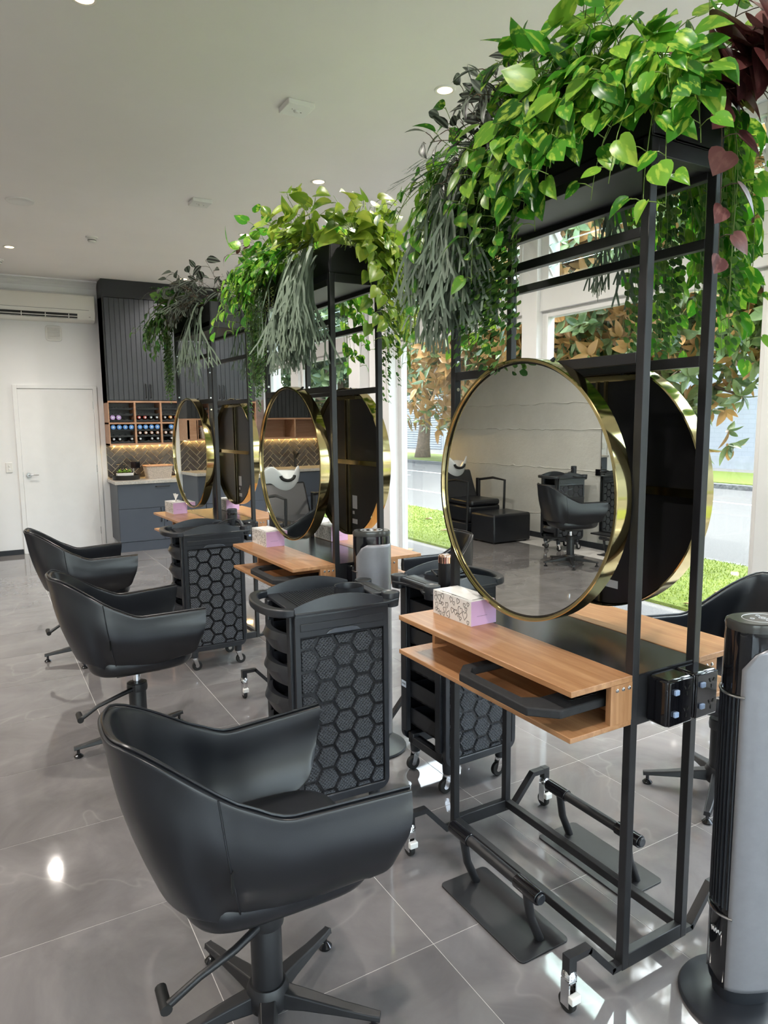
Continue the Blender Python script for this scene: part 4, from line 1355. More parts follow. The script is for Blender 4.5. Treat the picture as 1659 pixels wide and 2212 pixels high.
def tissue_box(loc, rz, label, tuft, seed):
    """long side along y (hearts on -x/+x), lilac ends at -y/+y"""
    rnd = random.Random(seed)
    t = empty('tissue_box', loc, rz, label, 'tissue box', 'heart-patterned tissue boxes')
    w, l, h = 0.052, 0.105, 0.082
    MB().box(-w, w, -l, l, 0, h).build('carton', M['card'], t, bevel=0.0008)
    for s in (-1, 1):
        MB().box(-w + 0.0005, w - 0.0005, s * l - 0.0003, s * l + 0.0004, 0.0005, h - 0.0005).build('lilac_end', M['pink'], t)
    MB().box(-0.028, 0.014, -l - 0.0007, -l - 0.0003, 0.030, 0.0312).build('small_print', M['greyink'], t)
    ink = MB()
    spots = []
    for tr_ in range(400):
        y, z, s = rnd.uniform(-l + 0.010, l - 0.010), rnd.uniform(0.008, h - 0.008), rnd.choice((0.012, 0.017, 0.021, 0.025))
        if any(math.hypot(y - a, z - b) < (s + c) * 0.50 for a, b, c in spots): continue
        if abs(y) + s * 0.5 > l or z - s * 0.6 < 0 or z + s * 0.6 > h: continue
        spots.append((y, z, s))
        if len(spots) > 26: break
    for y, z, s in spots:
        for q in heart_outline(s, rnd.uniform(-0.35, 0.35) + (math.pi if rnd.random() < 0.15 else 0), fat=1.1):
            for sx in (-1, 1):
                ink.add([(sx * (w + 0.0004), y + a, z + b) for a, b in q], [(0, 1, 2, 3)])
    for tr_ in range(16):
        y, x, s = rnd.uniform(-l + 0.012, l - 0.012), rnd.choice((-1, 1)) * rnd.uniform(0.034, 0.042), rnd.choice((0.010, 0.014))
        for q in heart_outline(s, rnd.uniform(-0.4, 0.4)):
            ink.add([(x + a, y + b, h + 0.0004) for a, b in q], [(0, 1, 2, 3)])
    o = ink.build('printed_hearts', M['ink'], t); o['kind'] = 'stuff'
    MB().prism([(0.026 * math.cos(2 * math.pi * k / 20), 0.062 * math.sin(2 * math.pi * k / 20)) for k in range(20)], h, h + 0.0008, 'Z').build('opening_film', M['tissue'], t)
    if tuft:
        rows = []
        for j in range(7):
            v = j / 6
            row = []
            for i in range(9):
                q = -1 + i / 4
                row.append((0.018 * math.sin(q * 3 + seed) * v + 0.010 * q, q * (0.018 + 0.040 * v), h + tuft * v * (1 - 0.12 * abs(math.sin(q * 5 + seed))) ))
            rows.append(row)
        ts = MB().grid(rows).build('tissue', M['tissue'], t, smooth=True, sub=1)
    else:
        rows = []
        for j in range(9):
            row = []
            for i in range(13):
                u, v = -1 + j / 4, -1 + i / 6
                row.append((u * 0.042, v * 0.088, h + 0.004 + 0.010 * math.exp(-2.5 * (u * u + v * v)) * (1 + 0.5 * math.sin(7 * u + seed) * math.cos(6 * v)) - 0.003 * (abs(u) > 0.9) - 0.003 * (abs(v) > 0.95)))
            rows.append(row)
        MB().grid(rows).build('tissue', M['tissue'], t, smooth=True)
    return t
tissue_box(st_pt(0, -HX - 0.042, 0.268, Z_DESK), 0.02, 'heart-patterned tissue box with lilac end on the nearest oak desk', 0, 1)
tissue_box(st_pt(1, -HX - 0.053, 0.295, Z_DESK), ST[1][2], 'heart-patterned tissue box with lilac end on the chair side of the middle station', 0, 2)
tissue_box(st_pt(1, HX + 0.05, 0.265, Z_DESK), ST[1][2], 'heart-patterned tissue box with lilac end on the window side of the middle station', 0, 3)
tissue_box(st_pt(2, -HX - 0.075, 0.300, Z_DESK), ST[2][2], 'tissue box with raised tissue on the chair side of the farthest station', 0.062, 4)
tissue_box(st_pt(2, HX + 0.045, 0.255, Z_DESK), ST[2][2], 'tissue box with raised tissue on the window side of the farthest station', 0.05, 5)

# ------------------------------------------------------------------ tools on the trolleys
def tpt(k, x, y, z):
    (lx, ly, lz), rz, _ = TROL[k]
    c, s = math.cos(rz), math.sin(rz)
    return (lx + c * x - s * y, ly + s * x + c * y, z)
p = tpt(1, 0.15, 0.115, 0.880)
bt = empty('spray_bottle', (p[0], p[1], p[2]), 0, 'matt black cylinder bottle with copper band on the second trolley', 'bottle')
MB().lathe([(0.0, 0.0), (0.027, 0.0), (0.028, 0.003), (0.028, 0.100), (0.0, 0.100)], n=28).build('body', M['black_metal'], bt, smooth=True)
MB().lathe([(0.0, 0.100), (0.0283, 0.100), (0.0283, 0.125), (0.0, 0.125)], n=28).build('copper_band', M['copper'], bt, smooth=True)
MB().lathe([(0.0, 0.125), (0.027, 0.125), (0.026, 0.131), (0.020, 0.134), (0.0, 0.134)], n=28).build('cap', M['copper'], bt, smooth=True)
p = tpt(1, 0.02, 0.09, 0.90)
cu = empty('hair_straightener', p, R(181), 'black hair straightener lying across the second trolley tray', 'straightener')
MB().cyl((-0.13, 0, 0.012), (0.10, -0.01, 0.006), 0.013, 0.012, n=16).build('barrel', M['black_plastic'], cu, smooth=True)
MB().cyl((-0.13, 0.008, 0.03), (0.06, -0.006, 0.022), 0.008, 0.008, n=12).build('clamp', M['black_gloss'], cu, smooth=True)
MB().cyl((-0.13, 0.0, 0.012), (-0.165, 0.0, 0.014), 0.014, n=16).build('end_cap', M['copper'], cu, smooth=True)
MB().tube([(0.10, -0.01, 0.006), (0.14, -0.02, 0.02), (0.13, -0.07, 0.03), (0.06, -0.10, 0.02), (-0.02, -0.09, 0.006), (-0.06, -0.12, 0.004)], 0.004, 8).build('cord', M['rubber'], cu, smooth=True)
p = tpt(2, 0.165, -0.02, 0.875)
dr = empty('hair_dryer', p, 0, 'black hair dryer standing upright in the farthest trolley tray', 'hair dryer')
MB().lathe([(0.0, 0.0), (0.030, 0.0), (0.031, 0.02), (0.033, 0.10), (0.0335, 0.118), (0.029, 0.122), (0.0, 0.122)], n=26).build('barrel', M['black_plastic'], dr, smooth=True)
MB().lathe([(0.0325, 0.084), (0.0345, 0.086), (0.0345, 0.096), (0.0325, 0.098)], n=26, cap=False).build('ring', M['black_gloss'], dr, smooth=True)
MB().tube([(0.02, -0.02, 0.045), (0.035, -0.045, 0.04), (0.04, -0.075, 0.02), (0.03, -0.09, 0.004)], [0.013, 0.013, 0.012, 0.012], 12).build('grip', M['black_plastic'], dr, smooth=True)
MB().tube([(0.0, -0.03, 0.062), (-0.06, -0.05, 0.058), (-0.11, -0.06, 0.040), (-0.15, -0.05, 0.015), (-0.19, -0.02, 0.0), (-0.22, 0.03, 0.0)], 0.0045, 8).build('cord', M['rubber'], dr, smooth=True)
p = tpt(3, 0.12, 0.05, 0.875)
dr2 = copy_thing(dr, p, R(120), 'black hair dryer standing on the trolley by the concrete wall, seen in the mirror')
# small sticker inside the second trolley
stk = MB().box(0, 0.0006, -0.018, 0.018, -0.014, 0.014)
so = stk.build('asset_sticker', M['sticker'], TR[1])
so.location = (0.186 + 0.0122, -0.126, 0.405)
so['label'] = 'small pale blue sticker reading P430'
def text_mesh(txt, size, mat, parent, mw, name='lettering'):
    cu_ = bpy.data.curves.new(name, 'FONT')
    cu_.body = txt; cu_.size = size; cu_.align_x = 'CENTER'; cu_.align_y = 'CENTER'; cu_.extrude = 0.0002
    tmp = bpy.data.objects.new(name + '_tmp', cu_)
    COL.objects.link(tmp)
    dg = bpy.context.evaluated_depsgraph_get()
    me = bpy.data.meshes.new_from_object(tmp.evaluated_get(dg))
    bpy.data.objects.remove(tmp)
    me.materials.clear(); me.materials.append(mat)
    return obj_from(me, name, parent, mw)
text_mesh('P430', 0.013, M['ink'], so, Matrix.Translation((0.0009, 0, 0)) @ Matrix(((0, 0, 1, 0), (1, 0, 0, 0), (0, 1, 0, 0), (0, 0, 0, 1))))
# ================================================================== CEILING FITTINGS
def downlight(x, y, label, energy=34):
    t = empty('downlight', (x, y, ZC), 0, label, 'downlight', 'recessed ceiling downlights')
    MB().lathe([(0.040, -0.004), (0.050, -0.006), (0.056, -0.003), (0.057, 0.0)], n=32, cap=False).build('trim_ring', M['plastic_white'], t, smooth=True)
    MB().lathe([(0.0, -0.003), (0.040, -0.003), (0.042, -0.001), (0.0, -0.001)], n=32).build('diffuser', M['warm_emit'], t, smooth=True)
    ld = bpy.data.lights.new('downlight_lamp', 'SPOT')
    ld.energy = energy
    ld.color = (1.0, 0.93, 0.85)
    ld.spot_size = R(150)
    ld.spot_blend = 0.8
    ld.shadow_soft_size = 0.035
    lo = bpy.data.objects.new('lamp', ld)
    COL.objects.link(lo)
    lo.parent = t
    lo.location = (0, 0, -0.02)
    return t
for x, y, lab in ((2.253, 3.225, 'lit downlight nearest the foreground plants'), (2.265, 4.82, 'lit downlight above the middle planter'),
                  (2.27, 6.45, 'lit downlight to the left of the middle planter, third along the row'), (2.285, 8.70, 'lit downlight close to the top of the kitchen cabinets'),
                  (0.412, 7.92, 'lit downlight above the air conditioner end of the ceiling'), (0.506, 3.27, 'lit downlight at the top edge of the picture'),
                  (2.25, 1.62, 'lit downlight above the nearest station, out of frame'), (0.45, 0.6, 'lit downlight above the camera, out of frame'),
                  (-1.45, 1.62, 'unseen downlight added to light the wall side, beside the camera'), (-1.45, 3.25, 'unseen downlight added to light the wall side, second of its row'),  # wall-side lamps are out of view, added to brighten that half
                  (-1.45, 4.85, 'unseen downlight added to light the wall side, third of its row'), (-1.45, 6.45, 'unseen downlight added to light the wall side, above the wash chairs'), (-3.0, 4.9, 'unseen downlight added to light the wall side, above the wall mirror')):
    downlight(x, y, lab)

def square_fitting(x, y, label):
    t = empty('emergency_light', (x, y, ZC), R(0), label, 'emergency light', 'square ceiling emergency lights')
    MB().box(-0.075, 0.075, -0.075, 0.075, -0.028, 0).build('body', M['plastic_white'], t, bevel=0.004)
    MB().lathe([(0.0, -0.040), (0.012, -0.038), (0.018, -0.028), (0.0, -0.028)], n=18).build('lens', M['plastic_white'], t, smooth=True)
    MB().lathe([(0.0, -0.0285), (0.004, -0.0285), (0.004, -0.027), (0.0, -0.027)], (0.03, 0.01, 0), 10).build('indicator', M['ink'], t)
    MB().lathe([(0.0, -0.0285), (0.003, -0.0285), (0.003, -0.027), (0.0, -0.027)], (-0.03, -0.012, 0), 10).build('test_button', M['ink'], t)
square_fitting(1.645, 3.765, 'square white emergency light on the ceiling nearest the camera')
square_fitting(1.640, 5.657, 'square white emergency light on the ceiling farther from the camera')
sm = empty('smoke_detector', (1.057, 7.175, ZC), 0, 'small white round smoke detector on the ceiling', 'smoke detector')
MB().lathe([(0.0, -0.012), (0.052, -0.012), (0.055, 0.0), (0.0, 0.0)], n=28).build('base', M['plastic_white'], sm, smooth=True)
MB().lathe([(0.0, -0.050), (0.030, -0.048), (0.036, -0.036), (0.036, -0.012), (0.0, -0.012)], n=28).build('sensor', M['plastic_white'], sm, smooth=True)
MB().lathe([(0.0365, -0.034), (0.0385, -0.031), (0.0365, -0.028)], n=28, cap=False).build('vent_ring', M['ink'], sm)
sp = empty('ceiling_speaker', (0.424, 6.29, ZC), 0, 'flat round white ceiling speaker', 'speaker')
MB().lathe([(0.0, -0.008), (0.085, -0.008), (0.088, -0.010), (0.098, -0.009), (0.101, 0.0), (0.0, 0.0)], n=40).build('grille', M['plastic_white'], sp, smooth=True)
MB().lathe([(0.0845, -0.0085), (0.086, -0.0078), (0.0875, -0.0085)], n=40, cap=False).build('rim', M['trimwhite'], sp)
sm2 = copy_thing(sm, (0.33, 8.55, ZC), 0, 'white round ceiling sensor at the left edge of the picture')

M['plastic_ac'] = pm('cream_ac_plastic', (0.80, 0.78, 0.72), 0.18, noise=(3, 0.01))
M['greyline'] = pm('grey_shadow_gap', (0.22, 0.21, 0.20), 0.6, noise=(9, 0.05))
M['rackback'] = pm('grey_rack_back', (0.30, 0.32, 0.34), 0.4, noise=(9, 0.1))
# ================================================================== BACK WALL FITTINGS
ac = empty('air_conditioner', (0, YB, 2.765), 0, 'long white wall-mounted air conditioner above the door', 'air conditioner')
X0, X1 = 0.20, 1.345
pf = [(0, 0.0), (-0.13, 0.0), (-0.185, 0.025), (-0.215, 0.085), (-0.222, 0.14), (-0.215, 0.27), (-0.195, 0.305), (-0.15, 0.312), (0, 0.312)]
MB().prism(pf, X0, X1, 'X').build('body', M['plastic_ac'] if 'plastic_ac' in M else M['plastic_white'], ac, bevel=0.008, seg=3)
MB().box(X0 + 0.02, X1 - 0.07, -0.2235, -0.2195, 0.128, 0.132).build('panel_gap', M['greyline'] if 'greyline' in M else M['greyink'], ac)
MB().add([(X0 + 0.03, -0.2165, 0.085), (X1 - 0.20, -0.2165, 0.085), (X1 - 0.20, -0.186, 0.024), (X0 + 0.03, -0.186, 0.024)], [(0, 1, 2, 3)]).build('outlet_slot', M['ink'], ac)
for k in range(2):
    vn = MB().box(X0 + 0.03, X1 - 0.20, -0.022, 0.022, -0.002, 0.002).build('louvre_vane', M['plastic_white'], ac)
    vn.matrix_basis = Matrix.Translation((0, -0.205 + 0.014 * k, 0.060 - 0.024 * k)) @ Matrix.Rotation(R(32), 4, 'X')
for xx in (0.55, 0.80, 1.05):
    MB().box(xx - 0.004, xx + 0.004, -0.222, -0.19, 0.03, 0.08).build('vane_pivot', M['plastic_white'], ac)
MB().box(X1 - 0.075, X1 - 0.055, -0.2185, -0.2155, 0.050, 0.054).build('indicator_mark', M['ink'], ac)

vt = empty('wall_vent', (0.893, YB, 2.633), 0, 'small rounded white louvred vent on the wall below the air conditioner', 'vent')
pts = []
for a in range(48):
    q = 2 * math.pi * a / 48
    e = 2 / 5
    pts.append((0.092 * math.copysign(abs(math.cos(q)) ** e, math.cos(q)), 0.092 * math.copysign(abs(math.sin(q)) ** e, math.sin(q))))
MB().prism(pts, -0.010, 0, 'Y').build('plate', M['plastic_white'], vt, bevel=0.004)
for k in range(4):
    sl = MB().box(-0.068, 0.068, -0.018, 0.018, -0.0015, 0.0015).build('slat', M['plastic_white'], vt)
    sl.matrix_basis = Matrix.Translation((0, -0.020, 0.054 - 0.036 * k)) @ Matrix.Rotation(R(-48), 4, 'X')
sw = empty('light_switch', (0.313, YB, 1.05), 0, 'white wall light switch beside the door', 'switch')
MB().box(-0.036, 0.036, -0.010, 0, -0.058, 0.058).build('plate', M['plastic_white'], sw, bevel=0.003)
for dz in (0.018, -0.018):
    MB().box(-0.007, 0.007, -0.016, -0.009, dz - 0.009, dz + 0.009).build('rocker', M['trimwhite'], sw, bevel=0.002)
MB().lathe([(0.0, -0.012), (0.006, -0.012), (0.006, -0.009), (0.0, -0.009)], (0.012, 0, -0.018), 14, 'Y').build('dimmer_knob', M['trimwhite'], sw, smooth=True)

# ================================================================== KITCHEN
def herringbone(parent, x0, x1, z0, z1, y, L=0.205, W_=0.066, gap=0.006):
    c = math.cos(R(45))
    def rot(p): return (c * (p[0] - p[1]), c * (p[0] + p[1]))
    cx, cz = (x0 + x1) / 2, (z0 + z1) / 2
    u = W_
    nL = L / W_
    k = 3                                        # tile is 3 x 1 units
    Lh = k * u
    rng = int((x1 - x0 + z1 - z0) / u) + 6
    for i in range(-rng, rng):
        for j in range(-rng, rng):
            # lay-out: horizontal tile starts where (i - j) % 6 == 0 , vertical where (i - j) % 6 == 5-ish
            m_ = (i - j) % (2 * k)
            if m_ == 0:
                q = [(i * u + gap / 2, j * u + gap / 2), ((i + k) * u - gap / 2, j * u + gap / 2), ((i + k) * u - gap / 2, (j + 1) * u - gap / 2), (i * u + gap / 2, (j + 1) * u - gap / 2)]
            elif m_ == 2 * k - 1:
                q = [(i * u + gap / 2, j * u + gap / 2), ((i + 1) * u - gap / 2, j * u + gap / 2), ((i + 1) * u - gap / 2, (j + k) * u - gap / 2), (i * u + gap / 2, (j + k) * u - gap / 2)]
            else:
                continue
            P = [rot(p) for p in q]
            P = [(p[0] + cx, p[1] + cz) for p in P]
            P = clip_poly(P, x0, x1, z0, z1)
            if len(P) < 3 or area2(P) < 0.0004: continue
            mx, mz = sum(p[0] for p in P) / len(P), sum(p[1] for p in P) / len(P)
            Q = [(mx + (p[0] - mx) * 0.965, mz + (p[1] - mz) * 0.965) for p in P]
            n_ = len(P)
            tl = random.uniform(-0.0018, 0.0018)
            vs = [(p[0], y, p[1]) for p in P] + [(p[0], y - 0.006 - tl * (p[0] - mx) * 12, p[1]) for p in Q]
            MB().add(vs, [(a, (a + 1) % n_, n_ + (a + 1) % n_, n_ + a) for a in range(n_)] + [tuple(range(n_, 2 * n_))]).build('tile', M['tile_dark'], parent)

def bar_handle(parent, p, length, vertical=True, mat=None):
    x, y, z = p
    h = length / 2
    mb = MB()
    if vertical:
        mb.tube([(x, y, z - h), (x, y - 0.026, z - h + 0.012), (x, y - 0.028, z), (x, y - 0.026, z + h - 0.012), (x, y, z + h)], 0.006, 8)
    else:
        mb.tube([(x - h, y, z), (x - h + 0.012, y - 0.026, z), (x, y - 0.028, z), (x + h - 0.012, y - 0.026, z), (x + h, y, z)], 0.006, 8)
    return mb.build('handle', mat or M['black_metal'], parent, smooth=True)

KX0, KX1 = 1.405, 3.28
YU = 9.10                                       # front of the upper cabinets
wc = empty('wall_cabinet', (0, 0, 0), 0, 'tall charcoal wall cabinet with grooved doors above the bottle rack', 'cabinet')
MB().box(KX0, KX1, YU + 0.02, YB - 0.001, 1.832, 3.05).build('carcass', M['charcoal'], wc)
MB().box(KX0, KX1, YU - 0.006, YB - 0.001, 3.052, ZC - 0.001).build('bulkhead', M['cabinet_black'], wc)
MB().box(KX0, KX0 + 0.018, YU - 0.002, YB - 0.001, 1.832, 3.052).build('side_panel', M['cabinet_black'], wc)
dw = (KX1 - KX0 - 0.02) / 4
npl = 8
plank_me = MB().add([(x, y, z) for x, y in ((0.0012, 0.0), (0.0032, -0.006), (dw / npl - 0.0032, -0.006), (dw / npl - 0.0012, 0.0)) for z in (1.838, 3.046)],
                    [(0, 2, 3, 1), (2, 4, 5, 3), (4, 6, 7, 5), (0, 6, 4, 2), (1, 3, 5, 7)]).mesh('plank', M['charcoal'])
for k in range(4):
    d = empty('door', (KX0 + 0.02 + k * dw, YU + 0.004, 0)); d.parent = wc
    MB().box(0.0015, dw - 0.0015, 0, 0.016, 1.838, 3.046).build('door_leaf', M['cabinet_black'], d)
    for q in range(npl):
        obj_from(plank_me, 'plank', d, Matrix.Translation((q * dw / npl, 0, 0)))
    bar_handle(d, (dw - 0.028 if k % 2 == 0 else 0.028, -0.004, 1.95), 0.17)

rk = empty('bottle_rack', (0, 0, 0), 0, 'oak pigeonhole bottle rack above the tiled splashback', 'shelf')
RZ0, RZ1 = 1.286, 1.830
ncol = 6
cw = (KX1 - KX0) / ncol
for z0, z1 in ((RZ0, RZ0 + 0.024), ((RZ0 + RZ1) / 2 - 0.010, (RZ0 + RZ1) / 2 + 0.010), (RZ1 - 0.022, RZ1)):
    MB().box(KX0, KX1, YU + 0.002, YB - 0.008, z0, z1).build('shelf_board', M['oak_x'], rk)
for c_ in range(ncol + 1):
    xx = KX0 + c_ * cw
    MB().box(max(KX0, xx - 0.011), min(KX1, xx + 0.011), YU, YB - 0.008, RZ0, RZ1).build('upright', M['oak_x'], rk)
MB().box(KX0, KX1, YB - 0.012, YB - 0.004, RZ0, RZ1).build('back_panel', M['rackback'] if 'rackback' in M else M['navy'], rk)
wave_me = {}
def wave_rail():
    top, pts = [], []
    w = cw - 0.03
    for k in range(49):
        q = k / 48
        top.append((q * w, 0.010 - 0.016 * abs(math.sin(q * 4 * math.pi)) ** 0.8))
    poly = [(0, -0.026)] + top + [(w, -0.026)]
    return MB().prism(poly, -0.006, 0.006, 'Y').mesh('wave_rail', M['cabinet_black'])
wr_me = wave_rail()
rows_z = {1: (RZ0 + 0.055, RZ0 + 0.128, RZ0 + 0.200), 0: ((RZ0 + RZ1) / 2 + 0.045, (RZ0 + RZ1) / 2 + 0.118, (RZ0 + RZ1) / 2 + 0.190)}
for c_ in range(ncol):
    for r_ in (0, 1):
        for zz in rows_z[r_]:
            for yy in (YU + 0.055, YB - 0.09):
                obj_from(wr_me, 'wave_rail', rk, Matrix.Translation((KX0 + c_ * cw + 0.015, yy, zz)))
# bottles
M['glass_dark'] = pm('dark_bottle', (0.008, 0.008, 0.010), 0.12, coat=0.4, noise=(8, 0.2))
CAPS = {'blue': pm('blue_cap', (0.10, 0.26, 0.60), 0.3, metal=0.3, noise=(60, 0.25)), 'copper': pm('copper_foil_cap', (0.62, 0.36, 0.26), 0.3, metal=0.5, noise=(70, 0.3)),
        'black': pm('black_white_cap', (0.05, 0.05, 0.055), 0.3, noise=(120, 0.9)), 'pink': pm('lilac_cap', (0.42, 0.28, 0.55), 0.3, metal=0.3, noise=(60, 0.3)),
        'red': pm('red_label', (0.55, 0.08, 0.06), 0.4, noise=(60, 0.3)), 'orange': pm('orange_label', (0.72, 0.30, 0.05), 0.4, noise=(60, 0.3))}
DISC = pm('pale_cap_print', (0.62, 0.66, 0.74), 0.4, noise=(200, 0.5))
bottle_body = MB().lathe([(0.0, 0.30), (0.034, 0.298), (0.036, 0.29), (0.036, 0.115), (0.030, 0.09), (0.0165, 0.075), (0.0145, 0.04), (0.0, 0.04)], n=18, axis='Y').mesh('body', M['glass_dark'], True)
cap_me = {k: MB().lathe([(0.0, -0.006), (0.0155, -0.006), (0.0175, -0.003), (0.018, 0.05), (0.0, 0.05)], n=16, axis='Y').mesh('cap', m, True) for k, m in CAPS.items()}
capw_me = {k: MB().lathe([(0.0, -0.006), (0.026, -0.006), (0.0285, -0.003), (0.029, 0.05), (0.0, 0.05)], n=18, axis='Y').mesh('cap', m, True) for k, m in CAPS.items()}
disc_me = MB().lathe([(0.0, -0.0072), (0.011, -0.0072), (0.011, -0.006), (0.0, -0.006)], n=14, axis='Y').mesh('cap_print', DISC)
cols_txt = ['leftmost', 'second', 'third']
row_txt = {0: 'upper', 1: 'lower'}
lev_txt = {0: 'bottom', 1: 'middle', 2: 'top'}
def bottle(col, row, lev, slot, kind):
    x = KX0 + col * cw + 0.015 + (cw - 0.03) * (slot + 0.5) / 4
    z = rows_z[row][lev] + 0.024
    big = kind in ('blue', 'pink')
    look = {'blue': 'wine bottle with blue cap', 'copper': 'wine bottle with copper foil cap', 'black': 'wine bottle with black and white cap', 'pink': 'bottle with lilac cap', 'red': 'dark bottle with red label', 'orange': 'dark bottle with orange label'}[kind]
    t = empty('wine_bottle', (x, YU + 0.012, z), 0, '%s, %s slot, %s row, %s %s rack box' % (look, ('first', 'second', 'third', 'fourth')[slot], lev_txt[lev], cols_txt[col], row_txt[row]), 'bottle', 'bottles lying in the oak rack')
    obj_from(bottle_body, 'body', t)
    obj_from((capw_me if big else cap_me)[kind], 'cap', t)
    obj_from(disc_me, 'cap_print', t)
for s_ in (0, 1): bottle(0, 0, 0, s_, 'pink')
for s_ in range(4): bottle(1, 0, 0, s_, ('red', 'red', 'black', 'black')[s_])
for s_ in range(3): bottle(2, 0, 0, s_, ('black', 'orange', 'red')[s_])
for s_ in range(4): bottle(0, 1, 2, s_, 'blue')
for s_ in (0, 1, 3): bottle(0, 1, 0, s_, 'black')
for s_ in range(4): bottle(1, 1, 2, s_, 'blue')
for s_ in range(4): bottle(1, 1, 1, s_, 'copper')
for s_ in (0, 2, 3): bottle(1, 1, 0, s_, 'black')
for s_ in (1, 2): bottle(2, 1, 2, s_, 'blue')
for s_ in (0, 1): bottle(2, 1, 1, s_, 'copper')
for s_ in (1, 2): bottle(2, 1, 0, s_, 'black')

spl = struct('wall_splashback', MB().box(KX0, KX1, YB - 0.012, YB, 0.866, 1.286), M['grout'], label='herringbone tiled splashback of glossy charcoal tiles with pale grout')
random.seed(11)
herringbone(spl, KX0 + 0.003, KX1 - 0.003, 0.868, 1.284, YB - 0.0125)
led = tag(MB().box(KX0 + 0.05, KX1 - 0.05, YB - 0.05, YB - 0.035, 1.280, 1.2858).build('strip_light', M['led_warm']), 'warm glowing strip light under the oak bottle rack', 'strip light')
bt_ = empty('benchtop', (0, 0, 0), 0, 'pale speckled stone benchtop below the herringbone tiles', 'benchtop')
MB().box(KX0 - 0.012, KX1, 8.82, YB - 0.013, 0.826, 0.866).build('slab', M['stone'], bt_, bevel=0.003)

def base_cabinet(x0, x1, label, mat=None, z1=0.826, yf=8.85):
    mat = mat or M['navy']
    t = empty('base_cabinet', (0, 0, 0), 0, label, 'cabinet', 'slate blue base cabinets')
    MB().box(x0, x1, yf + 0.02, YB - 0.02, 0.12, z1 - 0.001).build('carcass', mat, t)
    MB().box(x0, x1, yf + 0.012, yf + 0.03, 0.0, 0.118).build('kickboard', mat, t)
    d = empty('drawer'); d.parent = t
    MB().box(x0 + 0.002, x1 - 0.002, yf, yf + 0.018, 0.528, z1 - 0.004).build('drawer_front', mat, d, bevel=0.0015)
    bar_handle(d, ((x0 + x1) / 2, yf, 0.785), 0.17, False)
    xm = (x0 + x1) / 2
    for a, b, hx in ((x0 + 0.002, xm - 0.0015, xm - 0.035), (xm + 0.0015, x1 - 0.002, xm + 0.035)):
        dd = empty('door'); dd.parent = t
        MB().box(a, b, yf, yf + 0.018, 0.124, 0.524).build('door_leaf', mat, dd, bevel=0.0015)
        bar_handle(dd, (hx, yf, 0.43), 0.17)
    return t
base_cabinet(1.42, 2.48, 'slate blue base cabinet with drawer over two doors, beside the white door')
base_cabinet(2.484, 3.28, 'slate blue base cabinet partly hidden behind the farthest station')

# things on the benchtop
ZT = 0.866
tr = empty('serving_tray', (1.575, 9.12, ZT), 0, 'round black tray on the stone benchtop', 'tray')
MB().lathe([(0.0, 0.0), (0.155, 0.0), (0.160, 0.008), (0.163, 0.058), (0.156, 0.058), (0.152, 0.012), (0.0, 0.012)], n=44).build('bowl', M['tray_wood'], tr, smooth=True)
for s in (-1, 1):
    MB().tube([(s * 0.162, -0.04, 0.045), (s * 0.175, -0.02, 0.06), (s * 0.175, 0.02, 0.06), (s * 0.162, 0.04, 0.045)], 0.004, 8).build('handle', M['tray_wood'], tr, smooth=True)
M['succulent'] = pm('succulent_green', (0.22, 0.36, 0.05), 0.5, noise=(20, 0.3))
pot = empty('succulent_pot', (1.555, 9.10, ZT + 0.0125), 0, 'low cream pot of green succulents on the round black tray', 'succulent')
MB().box(-0.095, 0.095, -0.045, 0.045, 0.0, 0.070).build('pot', M['card'], pot, bevel=0.006)
MB().box(-0.088, 0.088, -0.038, 0.038, 0.068, 0.072).build('soil', M['soil'], pot)
sl_me = MB().add([(0, 0, 0), (-0.010, 0.022, 0.004), (0.0, 0.020, -0.002), (0.010, 0.022, 0.004), (0.0, 0.048, 0.014), (0, 0.022, 0.010)], [(0, 1, 5, 3), (0, 3, 2, 1), (1, 4, 5), (5, 4, 3), (3, 4, 2), (2, 4, 1)]).mesh('leaf', M['succulent'])
for cx in (-0.055, 0.0, 0.055):
    for k in range(12):
        obj_from(sl_me, 'leaf', pot, Matrix.Translation((cx, 0, 0.074)) @ Matrix.Rotation(R(30 * k + cx * 300), 4, 'Z') @ Matrix.Rotation(R(12 + 32 * (k % 3)), 4, 'X'))
cd = empty('card_holder', (1.70, 9.17, ZT + 0.0125), R(-8), 'small black display stand on the round black tray', 'display stand')
MB().box(-0.055, 0.055, -0.012, 0.006, 0.12, 0.205).build('panel', M['black_gloss'], cd, bevel=0.003)
MB().tube([(-0.025, 0, 0.0), (-0.025, 0, 0.13)], 0.008, 10).build('stem', M['chrome'], cd, smooth=True)
MB().box(-0.05, 0.0, -0.025, 0.025, 0.0, 0.006).build('foot', M['chrome'], cd)
bo = empty('pump_bottle', (1.52, 9.22, ZT + 0.0125), 0, 'black pump bottle behind the succulents on the tray', 'bottle')
MB().lathe([(0.0, 0.0), (0.030, 0.0), (0.032, 0.01), (0.032, 0.10), (0.012, 0.12), (0.012, 0.135), (0.0, 0.135)], n=22).build('body', M['black_gloss'], bo, smooth=True)
MB().tube([(0, 0, 0.13), (0, 0, 0.165), (-0.04, -0.01, 0.165)], 0.007, 8).build('pump', M['black_plastic'], bo, smooth=True)
bo2 = copy_thing(bo, (1.585, 9.235, ZT + 0.0125), R(30), 'second black pump bottle on the tray, next to the display stand')
